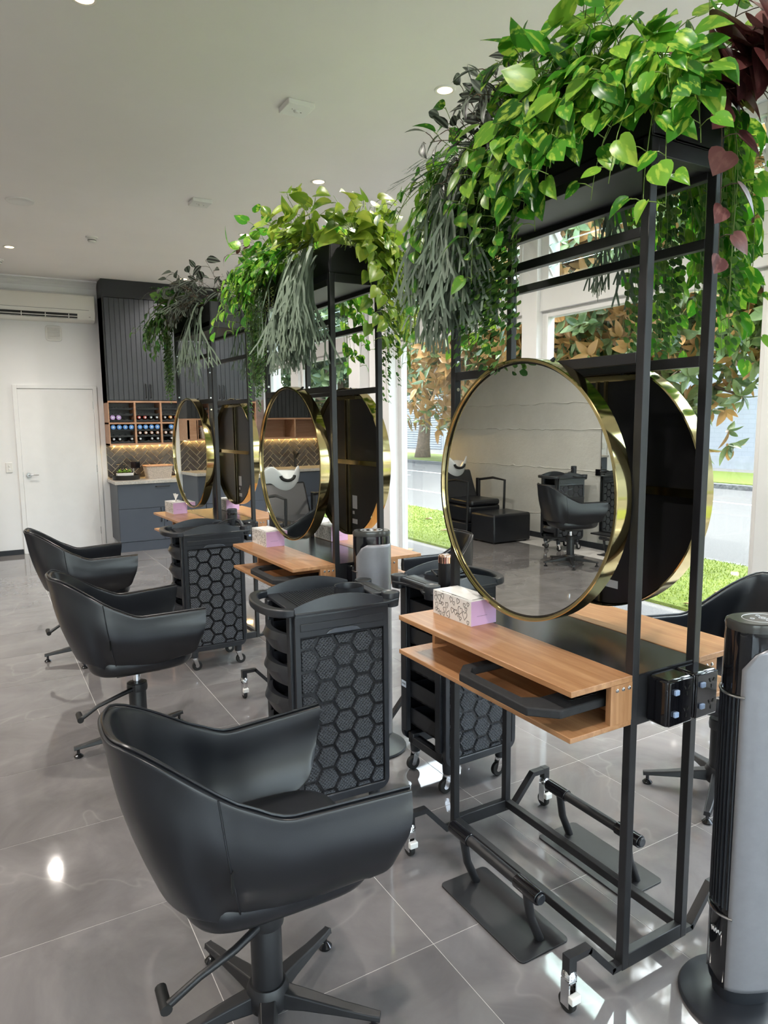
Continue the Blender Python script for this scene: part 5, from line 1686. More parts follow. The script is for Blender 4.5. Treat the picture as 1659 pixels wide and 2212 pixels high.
def basket(loc, rz, label, w=0.165, d=0.10, h=0.155):
    t = empty('wicker_basket', loc, rz, label, 'basket')
    ws = []
    def rrect(s, z):
        pts = []
        for (cx, cyy, a0) in ((w - 0.02, d - 0.02, 0), (-w + 0.02, d - 0.02, 90), (-w + 0.02, -d + 0.02, 180), (w - 0.02, -d + 0.02, 270)):
            pts += [((cx + 0.02 * math.cos(R(a0 + 30 * k))) * s, (cyy + 0.02 * math.sin(R(a0 + 30 * k))) * s, z) for k in range(4)]
        return pts
    nrow = 9
    for k in range(nrow):
        z0, z1 = h * k / nrow, h * (k + 1) / nrow
        s0, s1 = 0.84 + 0.16 * k / nrow, 0.84 + 0.16 * (k + 1) / nrow
        sm_ = (s0 + s1) / 2 + 0.02
        MB().grid([rrect(s0, z0), rrect(sm_, (z0 + z1) / 2), rrect(s1, z1), rrect(s1 - 0.06, z1), rrect(s0 - 0.06, z0)], wrap=True).build('weave_band', M['wicker'], t, smooth=True)
    MB().prism([(p[0], p[1]) for p in rrect(0.80, 0)], 0.0, 0.008, 'Z').build('floor', M['wicker'], t)
    MB().tube(rrect(0.985, h + 0.002), 0.010, 8, closed=True).build('rim', M['oak_x'], t, smooth=True)
    return t
basket((1.965, 9.14, ZT), R(3), 'pale woven basket on the stone benchtop')
bx = tag(MB().box(-0.09, 0.09, -0.05, 0.05, 0, 0.03).build('wooden_box', M['oak_x'], bevel=0.003), 'low wooden box on the benchtop behind the farthest mirror', 'box')
bx.location = (2.30, 9.22, ZT)

# ================================================================== SECOND KITCHEN (left of the door, seen in the mirrors)
K2a, K2b = -3.45, -0.20
wc2 = empty('wall_cabinet', (0, 0, 0), 0, 'black wall cabinet with grooved doors left of the white door, seen in the mirrors', 'cabinet')
MB().box(K2a, K2b, YU + 0.02, YB - 0.001, 1.612, 3.05).build('carcass', M['cabinet_black'], wc2)
MB().box(K2a, K2b, YU - 0.006, YB - 0.001, 3.052, ZC - 0.001).build('bulkhead', M['cabinet_black'], wc2)
n2 = 7
dw2 = (K2b - K2a) / n2
pl2 = MB().add([(x, y, z) for x, y in ((0.0012, 0.0), (0.0032, -0.006), (dw2 / 8 - 0.0032, -0.006), (dw2 / 8 - 0.0012, 0.0)) for z in (1.616, 3.046)],
               [(0, 2, 3, 1), (2, 4, 5, 3), (4, 6, 7, 5), (0, 6, 4, 2), (1, 3, 5, 7)]).mesh('plank', M['cabinet_black'])
for k in range(n2):
    d = empty('door', (K2b - (k + 1) * dw2, YU + 0.004, 0)); d.parent = wc2
    MB().box(0.0015, dw2 - 0.0015, 0, 0.016, 1.616, 3.046).build('door_leaf', M['cabinet_black'], d)
    for q in range(8):
        obj_from(pl2, 'plank', d, Matrix.Translation((q * dw2 / 8, 0, 0)))
    bar_handle(d, (dw2 - 0.03 if k % 2 else 0.03, -0.004, 1.74), 0.17)
sh2 = empty('open_shelf', (0, 0, 0), 0, 'oak open shelf under the black wall cabinet, seen in the mirrors', 'shelf')
for z0, z1 in ((1.320, 1.344), (1.588, 1.610)):
    MB().box(K2a, K2b, YU, YB - 0.008, z0, z1).build('shelf_board', M['oak_x'], sh2)
for xx in [K2b - 0.011] + [-0.33 - 0.0] + [-0.85, -1.377, -1.90, -2.42, -2.94, K2a + 0.011]:
    MB().box(xx - 0.011, xx + 0.011, YU, YB - 0.008, 1.344, 1.588).build('upright', M['oak_x'], sh2)
MB().box(-0.33, K2b, YU, YU + 0.018, 1.344, 1.588).build('filler_panel', M['oak_x'], sh2)
MB().box(K2a, K2b, YB - 0.012, YB - 0.004, 1.344, 1.588).build('back_panel', M['oak_x'], sh2)
basket((-0.58, 9.25, 1.344), 0, 'woven basket in the open oak shelf, seen in the farthest mirror', 0.19, 0.10, 0.16)
spl2 = struct('wall_splashback.001', MB().box(K2a, K2b, YB - 0.012, YB, 0.91, 1.32), M['grout'], label='herringbone tiled splashback left of the door')
herringbone(spl2, K2a + 0.003, K2b - 0.003, 0.912, 1.318, YB - 0.0125)
led2 = tag(MB().box(K2a + 0.05, K2b - 0.05, YB - 0.05, YB - 0.035, 1.314, 1.3198).build('strip_light', M['led_warm']), 'warm glowing strip light under the open oak shelf, seen in the mirrors', 'strip light')
b2 = empty('benchtop', (0, 0, 0), 0, 'pale stone benchtop left of the white door, seen in the mirrors', 'benchtop')
MB().box(K2a, K2b + 0.012, 8.83, YB - 0.013, 0.872, 0.910).build('slab', M['stone'], b2, bevel=0.003)
for a, b, lab in ((-1.28, K2b - 0.01, 'slate blue base cabinet nearest the door, seen in the farthest mirror'), (-2.36, -1.284, 'slate blue base cabinet behind the wash chair, seen in the middle mirror'), (-3.44, -2.364, 'slate blue base cabinet in the concrete wall corner')):
    base_cabinet(a, b, lab, M['charcoal_navy'] if 'charcoal_navy' in M else M['navy'], 0.872)
tp = empty('tap', (-1.46, 9.30, 0.910), 0, 'black kitchen mixer tap seen in the middle mirror', 'tap')
MB().lathe([(0.0, 0.0), (0.028, 0.0), (0.028, 0.008), (0.020, 0.012), (0.020, 0.19), (0.0, 0.19)], n=22).build('column', M['black_metal'], tp, smooth=True)
MB().tube([(0, 0, 0.12), (0.0, -0.10, 0.19), (0.0, -0.15, 0.205)], 0.013, 12).build('spout', M['black_metal'], tp, smooth=True)
MB().tube([(0, 0, 0.19), (0.02, 0, 0.225)], 0.012, 12).build('lever', M['black_metal'], tp, smooth=True)
pw = tag(MB().box(-0.06, 0.06, -0.01, 0, -0.037, 0.037).build('power_socket', M['black_gloss'], bevel=0.002), 'black power socket on the herringbone tiles, seen in the farthest mirror', 'socket')
pw.location = (-0.72, YB - 0.020, 1.13)

# ================================================================== WASH CHAIRS AND CONCRETE WALL
def make_wash(name):
    """person faces -y, basin at +y; origin on the floor"""
    t = empty(name)
    MB().box(-0.26, 0.26, -0.12, 0.42, 0.20, 0.42).build('seat_block', M['leather'], t, bevel=0.03, seg=3)
    MB().box(-0.24, 0.24, -0.14, 0.40, 0.42, 0.50).build('seat_cushion', M['leather'], t, bevel=0.03, seg=3)
    bk = MB().box(-0.26, 0.26, -0.045, 0.045, 0.0, 0.47).build('backrest', M['leather'], t, bevel=0.03, seg=3)
    bk.matrix_basis = Matrix.Translation((0, 0.40, 0.42)) @ Matrix.Rotation(R(-24), 4, 'X')
    for s in (-1, 1):
        MB().tube([(s * 0.305, -0.12, 0.02), (s * 0.305, -0.14, 0.40), (s * 0.305, -0.15, 0.745), (s * 0.305, 0.10, 0.765), (s * 0.305, 0.42, 0.72)], 0.017, 10).build('armrest', M['black_metal'], t, smooth=True)
        MB().box(s * 0.305 - 0.02, s * 0.305 + 0.02, 0.40, 0.46, 0.0, 0.74).build('rear_post', M['black_metal'], t, bevel=0.004)
    MB().box(-0.30, 0.30, -0.12, 0.50, 0.10, 0.20).build('plinth', M['black_plastic'], t, bevel=0.01)
    MB().box(-0.26, 0.26, -0.08, 0.48, 0.0, 0.10).build('plinth_foot', M['black_plastic'], t)
    MB().lathe([(0.0, 0.0), (0.11, 0.0), (0.10, 0.05), (0.085, 0.40), (0.10, 0.66), (0.0, 0.66)], (0, 0.80, 0), 28).build('pedestal', M['black_plastic'], t, smooth=True)
    # basin: swept bowl with raised horns either side of the neck rest
    rows = []
    for (s, z) in ((0.30, 0.66), (0.55, 0.69), (0.80, 0.76), (0.96, 0.86), (1.03, 0.95), (1.02, 0.985), (0.94, 0.965), (0.80, 0.87), (0.55, 0.79), (0.05, 0.77)):
        row = []
        for k in range(48):
            a = 2 * math.pi * k / 48
            x, y = 0.25 * math.cos(a), 0.29 * math.sin(a)
            zz = z
            if z > 0.84:
                front = max(0.0, -math.sin(a))
                notch = math.exp(-((a - 1.5 * math.pi) / 0.30) ** 2)
                horn = math.exp(-((abs(a - 1.5 * math.pi) - 0.72) / 0.36) ** 2)
                zz += (0.075 * horn - 0.075 * notch) * (z - 0.84) / 0.13
            row.append((x * s, 0.74 + y * s, zz))
        rows.append(row)
    mb = MB().grid(rows, wrap=True)
    mb.add(rows[0], [tuple(range(47, -1, -1))]).add(rows[-1], [tuple(range(48))])
    mb.build('basin', M['porcelain'], t, smooth='all', sub=1)
    MB().tube([(0.085 * math.cos(R(q)), 0.455 + 0.01 * math.sin(R(q)), 0.945 + 0.055 * math.sin(R(q))) for q in range(180, 361, 15)], 0.018, 10).build('neck_rest', M['rubber'], t, smooth=True)
    MB().tube([(0.06, 0.95, 0.93), (0.06, 0.95, 1.0), (0.05, 0.88, 1.03)], 0.012, 10).build('mixer', M['chrome'], t, smooth=True)
    return t
w0 = make_wash('wash_chair')
for k, (loc, rz, lab) in enumerate((((-0.48, 6.95, 0), 0.0, 'black wash chair with white basin seen in the middle mirror'),
                                    ((-3.05, 7.50, 0), R(0), 'black wash chair with white basin beside the concrete wall, seen in the nearest mirror'))):
    o = w0 if k == 0 else copy_tree(w0)
    o.location = loc; o.rotation_euler = (0, 0, rz)
    tag(o, lab, 'wash chair', 'wash chairs with basins')
ot = empty('ottoman', (-3.05, 7.06, 0), 0, 'black leather box ottoman in front of the wash chair by the concrete wall', 'ottoman')
MB().box(-0.30, 0.30, -0.24, 0.24, 0.012, 0.36).build('body', M['leather'], ot, bevel=0.02, seg=3)
MB().box(-0.298, 0.298, -0.238, 0.238, 0.30, 0.372).build('top_pad', M['leather'], ot, bevel=0.025, seg=3)
for sx in (-1, 1):
    for sy in (-1, 1):
        MB().cyl((sx * 0.25, sy * 0.19, 0), (sx * 0.25, sy * 0.19, 0.02), 0.02, n=12).build('foot', M['rubber'], ot)
wm = empty('wall_mirror', (XL, 5.38, 0), 0, 'tall rectangular wall mirror on the concrete wall, seen in the nearest mirror', 'mirror')
MB().box(0.0, 0.022, -0.50, 0.50, 0.22, 2.05).build('backing', M['black_metal'], wm)
MB().box(0.022, 0.026, -0.488, 0.488, 0.232, 2.038).build('glass', M['mirror'], wm)
MB().box(0.0, 0.16, -0.50, 0.50, 0.20, 0.218).build('ledge', M['black_metal'], wm)
ps = tag(MB().box(0, 0.012, -0.035, 0.035, -0.038, 0.038).build('power_socket', M['black_gloss'], bevel=0.002), 'black power socket on the concrete wall beside the wall mirror', 'socket')
ps.location = (XL, 5.935, 0.918)
# ================================================================== PLANTERS AND HANGING PLANTS
BZ0, BZ1 = 2.206, 2.330
PB = []
for k in range(3):
    lab = ['black planter trough on top of the nearest station', 'black planter trough on top of the middle station', 'black planter trough on top of the farthest station'][k]
    t = empty('planter_trough', st_pt(k, 0, 0, 0), ST[k][2], lab, 'planter', 'black planter troughs')
    hx, hy, th = HX, HY, 0.006
    MB().box(-hx, hx, -hy, hy, BZ0, BZ0 + th).build('trough_floor', M['black_metal'], t)
    for a, b, c, d in ((-hx, -hx + th, -hy, hy), (hx - th, hx, -hy, hy), (-hx + th, hx - th, -hy, -hy + th), (-hx + th, hx - th, hy - th, hy)):
        MB().box(a, b, c, d, BZ0, BZ1).build('trough_side', M['black_metal'], t, bevel=0.002)
    MB().box(-hx + th, hx - th, -hy + th, hy - th, BZ1 - 0.05, BZ1 - 0.03).build('soil', M['soil'], t)
    PB.append(t)

# ---- leaf shapes (tip along +y, upper face +z, stalk end at the origin)
def leaf_heart(mat, w=0.42, fold=0.10, droop=0.16, nl=6, name='leaf'):
    """unit-length heart-shaped leaf"""
    prof = [(-0.06, 0.16), (0.02, 0.33), (0.16, 0.46), (0.34, 0.48), (0.55, 0.40), (0.75, 0.25), (0.90, 0.10), (1.0, 0.0)]
    rows = []
    for y, hw in prof:
        hw *= w / 0.48
        yy = y
        z0 = -droop * max(0, y) ** 2
        mid_y = max(y, 0.0) if y < 0.05 else y
        rows.append([(-hw, yy, z0 + fold * hw * 1.6), (-hw * 0.5, yy * 0.98 + (0.03 if y < 0.1 else 0), z0 + fold * hw * 1.0), (0, mid_y + (0.02 if y < 0.1 else 0), z0), (hw * 0.5, yy * 0.98 + (0.03 if y < 0.1 else 0), z0 + fold * hw * 1.0), (hw, yy, z0 + fold * hw * 1.6)])
    return MB().grid(rows).mesh(name, mat, 'all')
def leaf_lance(mat, w=0.20, fold=0.3, droop=0.2, name='leaf'):
    prof = [(0.0, 0.03), (0.12, 0.62), (0.3, 0.98), (0.5, 1.0), (0.72, 0.72), (0.88, 0.36), (1.0, 0.0)]
    rows = []
    for y, q in prof:
        hw = q * w
        z0 = -droop * y * y
        rows.append([(-hw, y, z0 + fold * hw), (0, y, z0), (hw, y, z0 + fold * hw)])
    return MB().grid(rows).mesh(name, mat, 'all')
def leaf_round(mat, name='leaf'):
    vs = [(0, 0, 0), (-0.32, 0.2, 0.06), (-0.46, 0.52, 0.1), (-0.28, 0.88, 0.05), (0, 1.0, -0.02), (0.28, 0.88, 0.05), (0.46, 0.52, 0.1), (0.32, 0.2, 0.06), (0, 0.5, 0.0)]
    return MB().add(vs, [(0, 8, 1), (1, 8, 2), (2, 8, 3), (3, 8, 4), (4, 8, 5), (5, 8, 6), (6, 8, 7), (7, 8, 0)]).mesh(name, mat, 'all')
LEAF = {
    'pothos': [leaf_heart(M['pothos'], 0.40, 0.10, 0.16), leaf_heart(M['pothos'], 0.36, 0.28, 0.30), leaf_heart(M['pothos'], 0.43, -0.05, 0.1)],
    'pothos_dark': [leaf_heart(M['pothos_dark'], 0.38, 0.10, 0.16), leaf_heart(M['pothos_dark'], 0.34, 0.28, 0.30)],
    'philo': [leaf_heart(M['philo'], 0.42, 0.12, 0.2), leaf_heart(M['philo'], 0.38, 0.3, 0.3)],
    'trad': [leaf_lance(M['trad'], 0.22, 0.35, 0.2), leaf_lance(M['trad'], 0.25, 0.2, 0.35)],
    'begonia': [leaf_heart(M['begonia'], 0.46, 0.10, 0.12), leaf_heart(M['begonia'], 0.48, 0.05, 0.3)],
    'euca': [leaf_round(M['euca'])],
}

def frond_mesh(seed):
    """flat forking strap hanging along -z, about 0.42 long"""
    rnd = random.Random(seed)
    mb = MB()
    def strip(p, d, w, L, depth, side):
        n = 4
        pts = []
        q = Vector(p); dd = Vector(d)
        for k in range(n + 1):
            pts.append((q.copy(), w * (1 - 0.25 * k / n)))
            dd = (dd + Vector((rnd.uniform(-0.10, 0.10), rnd.uniform(-0.08, 0.06), -0.26))).normalized()
            q = q + dd * (L / n)
        rows = [[tuple(c - side * ww), tuple(c + side * ww + Vector((0, 0, 0)))] for c, ww in pts]
        mb.grid(rows)
        if depth > 0:
            for s in ((-1, 1) if rnd.random() < 0.8 else (-1, 0, 1)):
                nd = (dd + side * (0.75 * s + rnd.uniform(-0.15, 0.15)) + Vector((0, rnd.uniform(-0.2, 0.2), -0.35))).normalized()
                strip(pts[-1][0] - dd * 0.004, nd, w * 0.80, L * rnd.uniform(0.55, 0.75), depth - 1, side)
    strip((0, 0, 0), (rnd.uniform(-0.12, 0.12), -0.20, -0.10), 0.0082, 0.16, 3, Vector((1, 0, 0)))
    return mb.mesh('frond', M['stag'], 'all')
FROND = [frond_mesh(50 + k) for k in range(6)]

def orient(pos, tip, normal, scale):
    y = Vector(tip).normalized()
    n = Vector(normal)
    x = y.cross(n)
    if x.length < 1e-4: x = y.cross(Vector((0.3, 0.9, 0.1)))
    x.normalize()
    z = x.cross(y)
    m = Matrix((x, y, z)).transposed()
    return Matrix.Translation(pos) @ (m.to_4x4() @ Matrix.Diagonal((scale, scale, scale, 1)))

class Plant:
    def __init__(self, k, name, label, kind, cat='plant', stem='stem', cap=300, seed=0):
        self.k, self.kind, self.cap = k, kind, cap
        self.rnd = random.Random(seed)
        self.t = empty(name, (0, 0, 0), 0, label, cat, 'plants spilling from the planter troughs')
        self.stems = MB()
        self.leaves = []
        self.stem_mat = M[stem]
        self.box_c = st_pt(k, 0, 0, 0)
    def local(self, p):
        d = Vector(p) - self.box_c
        c, s = math.cos(-ST[self.k][2]), math.sin(-ST[self.k][2])
        return Vector((c * d.x - s * d.y, s * d.x + c * d.y, p[2]))
    def world(self, l):
        return st_pt(self.k, l[0], l[1], l[2])
    def push(self, l):
        """keep a local point outside the trough and the frame below it"""
        m = 0.014
        if l.z < BZ1 + 0.012 and abs(l.x) < HX + m and abs(l.y) < HY + m:
            ex, ey = HX + m - abs(l.x), HY + m - abs(l.y)
            if ex < ey: l.x = math.copysign(HX + m, l.x if l.x else 1)
            else: l.y = math.copysign(HY + m, l.y)
        return l
    def vine(self, start, d, length, grav=6.0, size=0.07, gap=0.035, r=0.0018, both=False, wob=0.3, leafdown=0.6, first=0.0, maxz=9, taper=0.35):
        rnd = self.rnd
        p, d = Vector(start), Vector(d).normalized()
        step = 0.014
        pts = [p.copy()]
        acc, side, dist = gap * rnd.random(), 1, 0.0
        while dist < length:
            d = (d + Vector((rnd.uniform(-wob, wob), rnd.uniform(-wob, wob), rnd.uniform(-wob, wob))) * 0.16 + Vector((0, 0, -grav * step))).normalized()
            p = self.push(p + d * step)
            dist += step
            acc += step
            pts.append(p.copy())
            if acc >= gap and dist > first:
                acc = 0
                sides = (1, -1) if both else (side,)
                side = -side
                for s in sides:
                    out = Vector((p.x * 1.6, p.y * 0.35, 0))
                    if out.length < 0.02: out = Vector((rnd.uniform(-1, 1), rnd.uniform(-1, 1), 0))
                    out.normalize()
                    perp = d.cross(out)
                    if perp.length < 0.05: perp = Vector((0, 1, 0))
                    perp.normalize()
                    tip = perp * s * rnd.uniform(0.4, 1.0) + d * rnd.uniform(0.0, 0.5) + out * rnd.uniform(0.1, 0.7) + Vector((0, 0, -leafdown * rnd.uniform(0.5, 1.5)))
                    nrm = out * rnd.uniform(0.4, 1.0) + Vector((0, 0, rnd.uniform(0.2, 0.9))) + perp * rnd.uniform(-0.3, 0.3)
                    pet = (perp * s * 0.5 + out * 0.5 + Vector((0, 0, 0.15))).normalized() * size * rnd.uniform(0.25, 0.6)
                    base = self.push(p + pet)
                    sc = size * rnd.uniform(0.72, 1.2) * (1 - taper * dist / length)
                    self.leaves.append((base, tip, nrm, sc))
                    if size > 0.03:
                        a, b = self.world(p), self.world(base)
                        self.stems.tube([a, (a + b) / 2 + Vector((0, 0, 0.004)), b], r * 0.7, 4)
        self.stems.tube([self.world(q) for q in pts[::2]], [r * (1 - 0.5 * i / max(1, len(pts[::2]))) for i in range(len(pts[::2]))], 5)
        return pts
    def finish(self):
        rz = Matrix.Rotation(ST[self.k][2], 4, 'Z')
        eye = Vector((0, 0, EYE))
        if self.stems.v:
            self.stems.build('stem', self.stem_mat, self.t, smooth='all')
        L = []
        for b, tip, n, s in self.leaves:
            w = self.world(b)
            L.append(((w - eye).length, orient(w, rz @ Vector(tip), rz @ Vector(n), s)))
        L.sort(key=lambda q: q[0])
        ms = LEAF[self.kind]
        for i, (dist, m) in enumerate(L[:self.cap]):
            obj_from(self.rnd.choice(ms), 'leaf', self.t, m)
        rest = L[self.cap:]
        if rest:
            mb = MB()
            src = ms[0]
            sv = [v.co.copy() for v in src.vertices]
            sf = [tuple(p.vertices) for p in src.polygons]
            for dist, m in rest:
                mb.add([m @ v for v in sv], sf)
            o = mb.build('foliage', M.get(self.kind + '_mass', src.materials[0]), self.t, smooth='all')
            o['kind'] = 'stuff'
        return self.t

def curl(plant, start, d, n=3):
    """curly tendril"""
    d = Vector(d).normalized()
    u = d.cross(Vector((0, 0, 1))); u = u.normalized() if u.length > 0.1 else Vector((1, 0, 0))
    w = d.cross(u)
    pts = []
    for i in range(n * 10):
        a = i / 10 * 2 * math.pi
        pts.append(plant.world(Vector(start) + d * (0.006 * i / 3) + (u * math.cos(a) + w * math.sin(a)) * 0.007))
    MB().tube(pts, 0.0013, 5).build('tendril', M['tendril'], plant.t, smooth='all')
M['tendril'] = pm('pale_tendril', (0.45, 0.52, 0.12), 0.5, noise=(30, 0.15))

def rim(rnd, y0, y1, side, z=None):
    """a start point just inside the trough's edge on one side (-1 front, +1 window side)"""
    return Vector((side * (HX - 0.03 - 0.05 * rnd.random()), rnd.uniform(y0, y1), (BZ1 - 0.02) if z is None else z))

def mound(pl, y0, y1, n, size, hgt=0.16, gap=0.035, spread=0.7, x=None):
    """bushy short shoots rising and arching over"""
    r = pl.rnd
    for i in range(n):
        s = Vector((r.uniform(-HX + 0.03, HX - 0.03) if x is None else r.uniform(*x), r.uniform(y0, y1), BZ1 - 0.03))
        d = Vector((r.uniform(-1, 1) * spread + s.x * 2, r.uniform(-1, 1) * spread * 0.6, r.uniform(0.9, 1.5)))
        pl.vine(s, d, hgt * r.uniform(0.6, 1.35), grav=r.uniform(3, 7), size=size, gap=gap, leafdown=0.25, first=0.04, taper=0.1)
def hang(pl, y0, y1, side, n, l0, l1, size, gap, grav=11, both=False, out=0.8, up=0.5, r=0.0018, leafdown=0.7, taper=0.35, wob=0.3):
    q = pl.rnd
    for i in range(n):
        s = rim(q, y0, y1, side)
        d = Vector((side * out * q.uniform(0.6, 1.2), q.uniform(-0.5, 0.5), up * q.uniform(0.5, 1.4)))
        pl.vine(s, d, q.uniform(l0, l1), grav=grav * q.uniform(0.8, 1.3), size=size, gap=gap, both=both, r=r, leafdown=leafdown, taper=taper, wob=wob)
def fronds(k, y0, y1, sides, n, label, seed, s0=0.8, s1=1.25):
    r = random.Random(seed)
    t = empty('staghorn_fern', (0, 0, 0), 0, label, 'fern', 'plants spilling from the planter troughs')
    for i in range(n):
        side = r.choice(sides)
        x = side * (HX + 0.016 + 0.055 * r.random())
        y = r.uniform(y0, y1)
        up = r.random() < 0.10
        z = BZ1 + 0.01 + 0.05 * r.random() - (0 if up else 0.13 * r.random())
        sc = r.uniform(s0, s1) * (0.6 if up else 1)
        face = math.atan2(side, 0)     # rotate local -y outwards
        rot = Matrix.Rotation(ST[k][2] + (R(-90) if side < 0 else R(90)) + r.uniform(-0.6, 0.6), 4, 'Z')
        tilt = Matrix.Rotation(r.uniform(-0.10, 0.12) + (-0.9 if up else 0), 4, 'X')
        obj_from(r.choice(FROND), 'frond', t, Matrix.Translation(st_pt(k, x, y, z)) @ rot @ tilt @ Matrix.Rotation(r.uniform(-0.3, 0.3), 4, 'Y') @ Matrix.Diagonal((sc, sc, sc, 1)))
    return t

# ---- nearest station (local y: -0.405 near ... +0.405 far; x < 0 chairs, x > 0 windows)
p = Plant(0, 'pothos_plant', 'bright variegated pothos mounded at the near end of the closest planter', 'pothos', seed=1)
mound(p, -0.36, 0.02, 56, 0.090, 0.23, 0.040, x=(-HX + 0.02, 0.07))
hang(p, -0.38, 0.02, -1, 30, 0.14, 0.36, 0.088, 0.040, grav=9)
hang(p, -0.16, 0.04, -1, 4, 0.30, 0.50, 0.080, 0.050, grav=10)
hang(p, -0.42, -0.15, -1, 14, 0.24, 0.46, 0.088, 0.044, grav=10)
for i in range(11):
    p.vine((p.rnd.uniform(-0.12, -0.07), -0.37, BZ1), (p.rnd.uniform(-0.8, -0.2), -1.0, p.rnd.uniform(0.4, 1.1)), p.rnd.uniform(0.18, 0.34), grav=10, size=0.086, gap=0.045)
for q in ((-0.20, -0.30, 2.34), (-0.22, -0.02, 2.36), (-0.18, 0.02, 2.28), (-0.15, -0.43, 2.45), (-0.02, -0.46, 2.42)):
    curl(p, q, (-0.5, 0.2, -0.5))
p.finish()
p = Plant(0, 'begonia_plant', 'burgundy crinkled-leaf begonia hanging over the near end of the closest planter', 'begonia', stem='stem_brown', seed=2)
for i in range(24):
    p.vine((p.rnd.uniform(-0.03, 0.12), -0.385, BZ1), (p.rnd.uniform(-0.1, 0.4), -1.0, p.rnd.uniform(0.6, 1.9)), p.rnd.uniform(0.12, 0.30), grav=7, size=0.105, gap=0.055, taper=0.0)
p.vine((0.0, -0.39, BZ1), (0.0, -1, 0.2), 0.46, grav=18, size=0.092, gap=0.050, taper=0.35, wob=0.15)
p.finish()
p = Plant(0, 'pothos_plant', 'sunlit pothos trailing down the window side of the closest planter', 'pothos', seed=3)
hang(p, -0.40, 0.10, 1, 26, 0.40, 0.75, 0.085, 0.052, grav=9, out=1.3, up=0.6)
p.finish()
p = Plant(0, 'wandering_plant', 'dark purple striped wandering plant in the middle of the closest planter', 'trad', stem='stem_brown', seed=4)
mound(p, 0.0, 0.20, 40, 0.066, 0.21, 0.026, x=(-HX + 0.01, 0.05))
hang(p, 0.02, 0.22, -1, 20, 0.10, 0.26, 0.062, 0.026, grav=9)
p.finish()
p = Plant(0, 'trailing_plant', 'small round-leaved green trailing plant hanging in long strings from the closest planter', 'euca', seed=5)
hang(p, 0.02, 0.20, -1, 46, 0.34, 0.68, 0.026, 0.019, grav=24, both=True, out=0.5, up=0.4, r=0.0010, leafdown=0.2, taper=0.1, wob=0.18)
hang(p, 0.16, 0.36, -1, 7, 0.12, 0.26, 0.024, 0.019, grav=24, both=True, out=0.5, up=0.5, r=0.0010, leafdown=0.2, taper=0.1, wob=0.18)
p.finish()
p = Plant(0, 'trailing_plant', 'small-leaved strings hanging on the window side of the closest planter', 'euca', seed=15)
hang(p, -0.38, 0.0, 1, 12, 0.50, 0.78, 0.026, 0.021, grav=24, both=True, out=0.4, up=0.3, r=0.0010, leafdown=0.2, taper=0.1, wob=0.18)
p.finish()
fronds(0, 0.20, 0.37, (-1,), 74, 'grey-green staghorn fern hanging from the closest planter beside its far corner', 6, 0.85, 1.35)
fronds(0, -0.05, 0.15, (1,), 9, 'grey-green staghorn fern hanging on the window side of the closest planter', 7, 0.8, 1.1)
p = Plant(0, 'pothos_plant', 'pale-streaked pothos reaching out from the far end of the closest planter', 'pothos', seed=8)
mound(p, 0.26, 0.40, 24, 0.064, 0.17, 0.034)
hang(p, 0.36, 0.42, -1, 10, 0.35, 0.68, 0.064, 0.040, grav=9, out=0.7)
for i in range(14):
    p.vine((p.rnd.uniform(-0.1, 0.1), 0.38, BZ1), (p.rnd.uniform(-0.5, 0.5), 1.0, p.rnd.uniform(0.3, 0.8)), p.rnd.uniform(0.40, 0.66), grav=p.rnd.uniform(7, 11), size=0.066, gap=0.042)
p.vine((-0.10, 0.37, BZ1 + 0.02), (-1.0, 0.45, 0.15), 0.34, grav=4.0, size=0.062, gap=0.045, wob=0.15)
p.vine((-0.10, 0.33, BZ1 + 0.01), (-1.0, 0.8, 0.2), 0.28, grav=5.0, size=0.060, gap=0.045, wob=0.15)
curl(p, (-0.10, 0.66, 2.22), (0, 0.4, -1), 4)
p.finish()

# ---- middle station
p = Plant(1, 'philodendron_plant', 'lime green philodendron at the near end of the middle planter', 'philo', seed=21)
mound(p, -0.40, -0.06, 48, 0.098, 0.23, 0.045)
hang(p, -0.38, -0.10, 1, 12, 0.40, 0.62, 0.085, 0.050, grav=9, out=1.0)
for i in range(13):
    p.vine((p.rnd.uniform(-0.02, 0.12), -0.38, BZ1), (p.rnd.uniform(-0.3, 0.5), -1.0, p.rnd.uniform(0.2, 0.8)), p.rnd.uniform(0.30, 0.60), grav=10, size=0.085, gap=0.05)
p.finish()
fronds(1, -0.36, -0.04, (-1,), 70, 'grey-green staghorn fern hanging from the middle planter', 22, 0.95, 1.4)
p = Plant(1, 'pothos_plant', 'glossy green pothos on the far half of the middle planter', 'pothos', seed=23)
mound(p, -0.04, 0.38, 48, 0.082, 0.22, 0.040)
hang(p, -0.02, 0.40, -1, 28, 0.20, 0.50, 0.080, 0.042, grav=9)
hang(p, 0.0, 0.40, 1, 9, 0.35, 0.62, 0.075, 0.046, grav=9)
for q in ((-0.20, 0.10, 2.22), (-0.21, 0.14, 2.2)):
    curl(p, q, (0, 0, -1), 5)
p.finish()
p = Plant(1, 'trailing_plant', 'small-leaved green strings hanging from the middle planter', 'euca', seed=24)
hang(p, 0.22, 0.40, -1, 18, 0.50, 0.68, 0.026, 0.020, grav=24, both=True, out=0.5, up=0.3, r=0.0010, leafdown=0.2, taper=0.1, wob=0.18)
hang(p, -0.38, -0.28, 1, 7, 0.50, 0.72, 0.026, 0.020, grav=24, both=True, out=0.8, up=0.3, r=0.0010, leafdown=0.2, taper=0.1, wob=0.18)
p.finish()
p = Plant(1, 'begonia_plant', 'few burgundy leaves rising behind the pothos of the middle planter', 'begonia', stem='stem_brown', seed=25)
for i in range(4):
    p.vine((-0.08, 0.2 + 0.06 * i, BZ1), (-0.5, 0.4, 1.2), 0.24, grav=5, size=0.06, gap=0.06)
p.finish()

